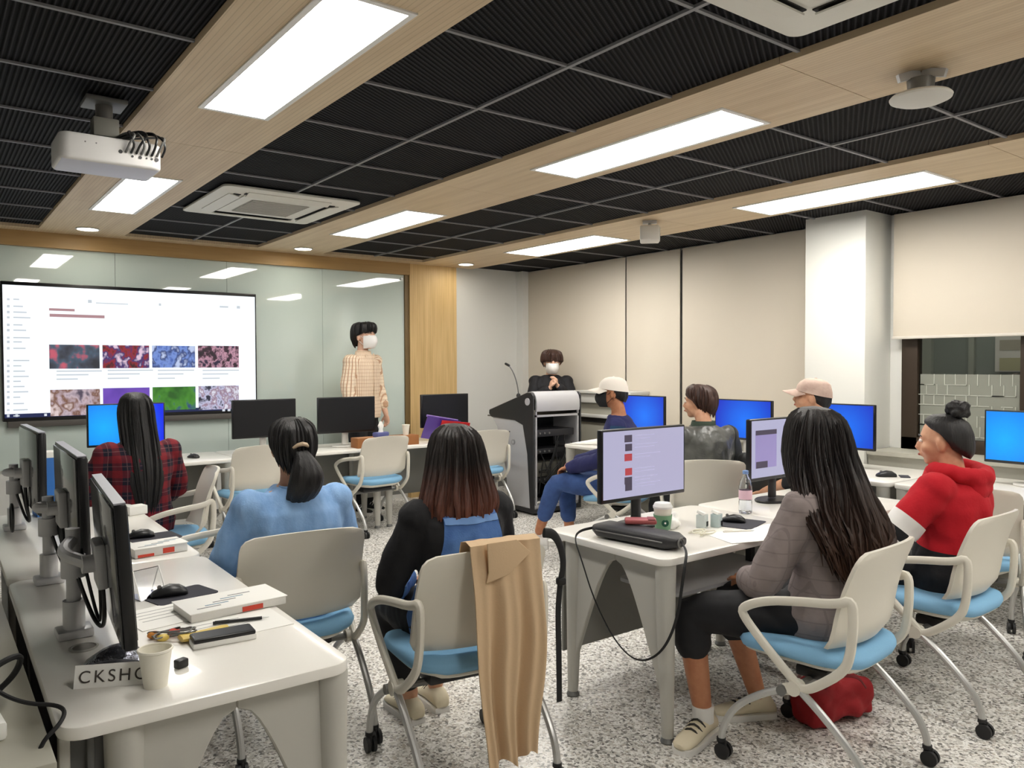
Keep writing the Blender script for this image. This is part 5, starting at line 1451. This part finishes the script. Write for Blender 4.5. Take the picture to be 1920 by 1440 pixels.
# black pouch with a long strap
t = thing('pouch', 'black leather pouch lying at the desk end with a hanging strap', 'pouch', (2.40, 2.30, DZ), .14)
rings = []
for i in range(11):
    u = i / 10; yy = -.215 + .43 * u; q = min(1, .55 + 2.2 * math.sin(u * PI)); w = .068 * q; h = .031 * q
    rings.append([Vector((w * math.copysign(abs(math.cos(2 * PI * j / 20)) ** .6, math.cos(2 * PI * j / 20)), yy, .034 + h * math.copysign(abs(math.sin(2 * PI * j / 20)) ** .7, math.sin(2 * PI * j / 20)))) for j in range(20)])
MB().loft(rings).build('body', M_black_leather, t, angle=60)
MB().tube([(-.069, -.17, .036), (-.071, 0, .037), (-.069, .17, .036)], .003, 6).build('zipper', M_grey_metal, t)
st = chaikin([(-.02, .215, .035), (-.10, .235, .030), (-.170, .205, .012), (-.190, .15, -.06), (-.192, .08, -.22), (-.192, -.03, -.37), (-.192, -.14, -.425), (-.192, -.25, -.36), (-.192, -.32, -.22), (-.192, -.345, -.05), (-.165, -.340, .012), (-.08, -.29, .025), (0, -.215, .035)], 3)
MB().tube(st, .006, 8, flat=.5).build('strap', M_matte_black, t)
MB().tube([(-.02 + .018 * math.cos(k * PI / 6), -.225, .036 + .018 * math.sin(k * PI / 6)) for k in range(12)], .004, 6, closed=True).build('ring', M_grey_metal, t)
t = thing('wallet', 'dusty red wallet lying across the black pouch', 'wallet', (2.455, 2.335, .7965), -.75)
MB().rbox((0, 0, .012), (.135, .070, .022), .009).build('body', mat('red wallet', srgb(176, 92, 92), .4), t)
MB().rbox((.045, 0, .0235), (.03, .068, .003), .001).build('flap', mat('wallet flap', srgb(150, 70, 72), .4), t)
# tissue and small cartons by the monitor foot
t = thing('tissue', 'crumpled white tissue beside the coffee cup', 'tissue', (2.73, 2.40, DZ), .2)
mb = MB(); mb.ell((0, 0, .025), (.055, .035, .028), 14, 8); mb.ell((.03, .02, .035), (.03, .03, .035), 12, 8); mb.ell((-.03, .015, .04), (.022, .02, .04), 12, 8)
part(remesh(mb, .006, 1, (.012, 40, 40, 40), 4), 'sheet', M_paper, t)
for k, (x, y, c, l) in enumerate(((2.855, 2.33, (200, 208, 206), 'small pale carton at the foot of the middle monitor'), (2.92, 2.30, (180, 196, 196), 'small grey-blue carton with a dark spot near the monitor foot'))):
    t = thing('carton', l, 'box', (x, y, DZ), .3)
    MB().rbox((0, 0, .030), (.05, .04, .06), .003).build('body', mat('carton %d' % k, srgb(*c), .5), t)
    MB().bb((.002, -.0215, .006), (.022, -.0195, .028)).build('mark', M_black_plastic, t, smooth=False)
    MB().box((0, 0, .065), (.044, .034, .012), rotm(.3, .2)).build('flap', M_paper, t)
mousepad('dark mouse pad in the middle of the desk with the coffee cup', 3.06, 2.28, .23, .19, .3)
mouse('black mouse on the pad beside the water bottle', 3.06, 2.31, .5)
pen('white and grey pen lying between pad and papers', 2.90, 2.16, .15, -.45, mat('pen white', srgb(214, 210, 200), .4))
t = thing('paper_sheet', 'white sheet of paper hanging over the front desk edge', 'paper', (2.86, 2.09, DZ), -.30)
MB().box((0, 0, .0015), (.30, .21, .002), rotm(.0)).build('sheet', M_paper, t, smooth=False)
t = thing('paper_sheet', 'white sheet half under the blazer woman arm', 'paper', (3.06, 2.10, DZ), .12)
MB().box((0, 0, .0010), (.21, .15, .0016)).build('sheet', M_paper, t, smooth=False)
# earphone tangle
mb = MB(); rnd = random.Random(12)
mb.tube(chaikin([Vector((.07 * math.sin(k * 1.7) + rnd.uniform(-.01, .01), .045 * math.cos(k * 1.1), .004 + .006 * (k % 3))) for k in range(16)], 2), .0025, 6)
tag(mb.build('cord', mat('white cord', srgb(236, 232, 214), .5), None, loc=(2.74, 2.24, DZ)), 'loose white cord beside the black pouch', 'cord')
# water bottle
t = thing('water_bottle', 'clear plastic water bottle with a pink label', 'bottle', (3.30, 2.42, DZ))
M_pet = mat('clear plastic', (.92, .95, .98, 1), .04, trans=1.0)
MB().lathe([(.018, .003), (.030, 0), (.0325, .012), (.0325, .06), (.031, .064), (.0325, .07), (.0325, .135), (.026, .165), (.014, .187), (.0125, .20), (.010, .20), (.012, .186), (.024, .163), (.0305, .134), (.0305, .012), (.012, .006)], 28).build('body', M_pet, t)
MB().lathe([(.0329, .072), (.0329, .118), (.0331, .118), (.0331, .072)], 28, cap=False).build('label', mat('pink label', srgb(226, 190, 206), .5), t)
MB().lathe([(.0145, .198), (.0148, .214), (.010, .216)], 18).build('bottle_cap', mat('bottle cap', srgb(120, 150, 200), .4), t)
# window desk
mouse('large black mouse on the window desk before the blue monitor', 5.10, 2.63, .8, DZ, 1.15)
tag(MB().rbox((0, 0, .0), (.10, .06, .006), .002).build('keyboard_pad', M_slate, None, loc=(5.18, 2.55, DZ + .004), rot=(0, 0, .6)), 'small dark pad beside the large black mouse', 'mouse pad')

# ================================================================ THINGS ON CHAIRS AND FLOOR
# coat over the chair back
t = thing('coat', 'tan coat hung over the back of a white chair', 'coat', (1.565, 2.42, 0), -.14)
M_coat = mat('tan cloth', srgb(200, 172, 138), .85, bump=((120, 120, 120), .35, .002))
def coat_pt(u, v, off):
    # u across 0..1, v along: from the front hang (v<.14) over the top edge and down behind
    x = -.100 + .265 * u
    fold = .016 * math.sin(u * 15 + .5) + .010 * math.sin(u * 31 + 2)
    L = 1.02 * v
    if L < .16: y, z = -.205 - .045 * (L / .16), .72 + L
    elif L < .205:
        a = (L - .16) / .045 * PI; y, z = -.288 + .038 * math.cos(a), .882 + .014 * math.sin(a)
    else:
        d = L - .205; y = -.322 - .05 * math.sin(min(d / .5, 1) * PI * .5) - .0 * d; z = .882 - d
    k = max(0, (L - .205) / .7)
    low = (.018 * math.sin(u * 11 + 1.2) + .035 * (1 / (1 + math.exp((u - .30) * 22)))) * k
    x += (.012 * math.sin(z * 9 + u * 3) + .02 * (u - .45) * -k * 3) * min(1, k * 2)
    return Vector((x, y - fold * min(1, .25 + k * 1.6) - off, z * 1.0 - low * 1.0 - .0 + 0))
nu, nv = 64, 56; vs = []; fs = []
for off in (.0, .005):
    for j in range(nv):
        for i in range(nu): vs.append(coat_pt(i / (nu - 1), j / (nv - 1) * .90, off))
N = nu * nv
for j in range(nv - 1):
    for i in range(nu - 1):
        a = j * nu + i; fs += [(a, a + 1, a + nu + 1, a + nu), (N + a, N + a + nu, N + a + nu + 1, N + a + 1)]
ring = list(range(nu)) + [j * nu + nu - 1 for j in range(1, nv)] + [(nv - 1) * nu + i for i in range(nu - 2, -1, -1)] + [j * nu for j in range(nv - 2, 0, -1)]
for a, b in zip(ring, ring[1:] + ring[:1]): fs.append((a, N + a, N + b, b))
MB().add(vs, fs).build('drape', M_coat, t, angle=70)
MB().prism([(-.05, .897), (.06, .899), (.115, .85), (.03, .785), (-.055, .765), (-.045, .80)], -.358, -.351, 'y').bevelled(.004, 2).build('collar', M_coat, t)
# black handbag hung on the other side of that chair
t = thing('belt', 'black cloth belt hanging beside the tan coat', 'belt', (1.565, 2.42, 0), -.14)
MB().tube(chaikin([(.20, -.30, .895), (.25, -.285, .885), (.295, -.26, .83), (.315, -.25, .76), (.300, -.25, .70)], 2), .017, 10, flat=.4).build('loop', M_matte_black, t)
MB().rbox((.302, -.25, .70), (.034, .03, .03), .010).build('knot', M_matte_black, t)
MB().tube(chaikin([(.300, -.25, .70), (.292, -.245, .60), (.296, -.245, .45), (.298, -.245, .26)], 2), .012, 8, flat=.3).build('tail', M_matte_black, t)
# red bag on the floor
t = thing('tote_bag', 'dark red cloth bag slumped on the floor under the grey blazer woman chair', 'bag', (3.02, 1.78, 0), -.2)
mb = MB(); mb.rbox((0, 0, .085), (.36, .17, .17), .05, 3); mb.ell((-.08, 0, .14), (.12, .08, .06)); mb.ell((.10, .01, .11), (.10, .09, .06))
part(remesh(mb, .012, 3, (.022, 9, 9, 12), 6), 'body', mat('dark red cloth', srgb(150, 18, 26), .8, bump=((70, 70, 70), .4, .003)), t)
MB().tube(chaikin([(-.12, -.07, .17), (-.10, -.12, .24), (.0, -.13, .22), (.08, -.10, .15)], 2), .007, 8, flat=.5).build('handle', mat('dark red handle', srgb(110, 14, 20), .8), t)
# backpack on the boy's chair
t = thing('backpack', 'black backpack hooked on the side of the boy chair', 'backpack', (4.52, 3.24, 0), -.6)
mb = MB(); mb.rbox((0, 0, .72), (.24, .15, .32), .05, 3); part(remesh(mb, .012, 4, (.012, 12, 12, 12), 2), 'body', mat('backpack cloth', srgb(30, 32, 32), .7), t)
MB().rbox((0, -.08, .66), (.17, .04, .16), .02).build('pocket', mat('backpack pocket', srgb(52, 56, 54), .6), t)
MB().tube(chaikin([(-.05, 0, .86), (-.03, .02, .92), (.03, .02, .92), (.05, 0, .86)], 2), .008, 8).build('handle', M_matte_black, t)

# low grey cabinet and cables at the side of the near desk
t = thing('low_cabinet', 'low grey cabinet standing behind the row of desk monitors', 'cabinet', (-.105, 3.02, 0))
MB().rbox((0, 0, .35), (.58, 2.5, .64), .006).build('body', mat('cabinet olive grey', srgb(150, 148, 134), .6), t)
MB().rbox((0, 0, .685), (.615, 2.52, .03), .004).build('top', mat('cabinet top', srgb(170, 168, 154), .5), t)
MB().bb((-.27, -1.2, 0), (.27, 1.2, .03)).build('plinth', M_matte_black, t)
t = thing('power_strip', 'white power strip on the grey cabinet among black cables', 'power strip', (.09, 2.05, .70), .1)
MB().rbox((0, 0, .02), (.06, .26, .04), .008).build('body', M_paper, t)
for k in range(4): MB().tube([(0, -.09 + .06 * k, .038), (0, -.09 + .06 * k, .042)], .017, 14).build('socket', M_grey_metal, t)
MB().rbox((0, .03, .055), (.03, .045, .03), .005).build('plug', M_black_plastic, t)
rnd = random.Random(3)
for k, (l, c, pts, r) in enumerate((
    ('thick black cable looping over the near desk edge', M_matte_black, [(.05, 2.10, .70), (.10, 2.08, .80), (.18, 2.12, .82), (.17, 2.18, .75), (.12, 2.2, .70), (.05, 1.95, .66), (.0, 1.9, .66)], .007),
    ('thin black cable hanging down beside the near desk', M_matte_black, [(.10, 2.0, .80), (.16, 1.95, .76), (.235, 1.93, .745), (.23, 1.86, .74), (.17, 1.84, .70), (.16, 1.83, .5), (.14, 1.80, .3), (.10, 1.78, .05)], .0045),
    ('thick white cable hanging at the photo edge', mat('white cable', srgb(220, 220, 216), .5), [(.02, 1.75, .92), (.075, 1.68, .80), (.10, 1.64, .62), (.105, 1.62, .4), (.10, 1.60, .1), (.10, 1.60, .01)], .009),
    ('coil of black cable hanging below the desk', M_matte_black, [(.14 + .045 * math.cos(q * .9), 1.76 + .01 * math.sin(q), .42 + .06 * math.sin(q * .9)) for q in range(30)], .0045))):
    mb = MB(); mb.tube(chaikin(pts, 2 if k == 3 else 3), r, 8)
    tag(mb.build('cable', c), l, 'cable', None)
t = thing('white_bin', 'white plastic case at the edge beside the low cabinet', 'case', (-.02, 1.62, 0))
MB().rbox((0, 0, .40), (.16, .12, .78), .01).build('body', mat('case white', srgb(214, 214, 210), .5), t)
MB().rbox((0, 0, .80), (.165, .125, .03), .006).build('lid', M_frame_white, t)

# ================================================================ CEILING THINGS
t = thing('projector', 'white projector hung from the ceiling on a grey mount', 'projector', (.650, 3.76, 2.615), .0)
M_proj = mat('projector white', srgb(226, 224, 222), .45)
mb = MB().prism(rrect(-.193, -.17, .193, .10, .04), -.300, -.190).bevelled(.012, 3)
bd = mb.build('body', M_proj, t)
MB().rbox((0, -.035, -.292), (.37, .24, .022), .010).build('bottom_pan', mat('projector underside', srgb(214, 216, 230), .5), t)
for k, (x, z, r) in enumerate(((.03, -.245, .008), (.075, -.258, .005), (.105, -.258, .007), (.13, -.258, .004), (.15, -.258, .005), (.17, -.258, .008))):
    MB().cyl((x, -.172, z), (x, -.166, z), r, 10).build('port', M_black_plastic, bd)
for x in (-.10, -.06): MB().cyl((x, -.171, -.225), (x, -.166, -.225), .003, 8).build('screw', M_grey_metal, bd)
MB().cyl((-.09, .095, -.245), (-.09, .12, -.245), .045, 20).build('lens', M_bezel, bd)
MB().bb((-.16, -.10, -.192), (.16, .10, -.178)).build('ceiling_plate', M_matte_black, t)
MB().tube([(0, 0, -.02), (0, 0, -.17)], .034, 16).build('mount_pole', mat('mount grey', srgb(96, 94, 90), .6), t)
MB().rbox((0, -.01, -.12), (.10, .08, .08), .006).build('mount_collar', mat('mount collar', srgb(128, 126, 118), .6), t)
MB().rbox((0, 0, -.01), (.16, .16, .02), .004).build('mount_flange', M_grey_metal, t)
for k in range(8):
    rr = random.Random(k)
    x0 = .05 + .02 * k; a = [(x0, -.172, -.245), (x0 + .01, -.205, -.21), (x0 + rr.uniform(-.03, .05), -.19, -.165), (x0 + rr.uniform(-.05, .03), -.10, -.145 + .01 * (k % 3)), (.03, -.03, -.165)]
    MB().tube(chaikin(a, 2), .005, 7).build('cable', M_black_plastic if k % 3 else M_grey_metal, t)
t = thing('access_point', 'round white access point under the middle oak strip', 'access point', (3.085, 1.47, ZC))
MB().lathe([(.02, -.118), (.085, -.116), (.108, -.106), (.111, -.098), (.104, -.090), (.05, -.086)], 32).build('disc', mat('access point white', srgb(214, 212, 204), .5), t)
MB().lathe([(.045, -.086), (.05, -.03), (.03, -.03)], 16).build('neck', M_grey_metal, t)
for k in range(3):
    R = rotm(0, 0, k * 2.1 + .5); MB().box(R @ Vector((.05, 0, -.018)), (.09, .018, .03), R @ rotm(0, .3)).build('bracket', M_silver, t)
t = thing('ceiling_sensor', 'small white box camera hung under the oak strip near the blinds', 'camera', (4.60, 4.28, ZC), .75)
MB().rbox((0, 0, -.098), (.21, .15, .115), .012).build('body', mat('sensor white', srgb(216, 212, 204), .5), t)
MB().rbox((0, -.077, -.10), (.165, .006, .09), .003).build('front_plate', mat('sensor plate', srgb(190, 190, 184), .5), t)
MB().cyl((.02, -.083, -.10), (.02, -.079, -.10), .012, 14).build('lens', M_grey_metal, t)
MB().tube([(0, 0, 0), (0, 0, -.045)], .012, 10).build('stem', M_chrome, t)
MB().rbox((0, 0, -.003), (.13, .11, .012), .003).build('ceiling_plate', M_card2 if False else M_silver, t)
# rolled white paper on the far window desk
t = thing('paper_roll', 'white cone of rolled paper on the far window desk', 'paper', (4.93, 5.42, DZ), -.8)
MB().tube([(-.13, 0, .008), (.13, 0, .030)], [.004, .028], 16).build('roll', M_paper, t)
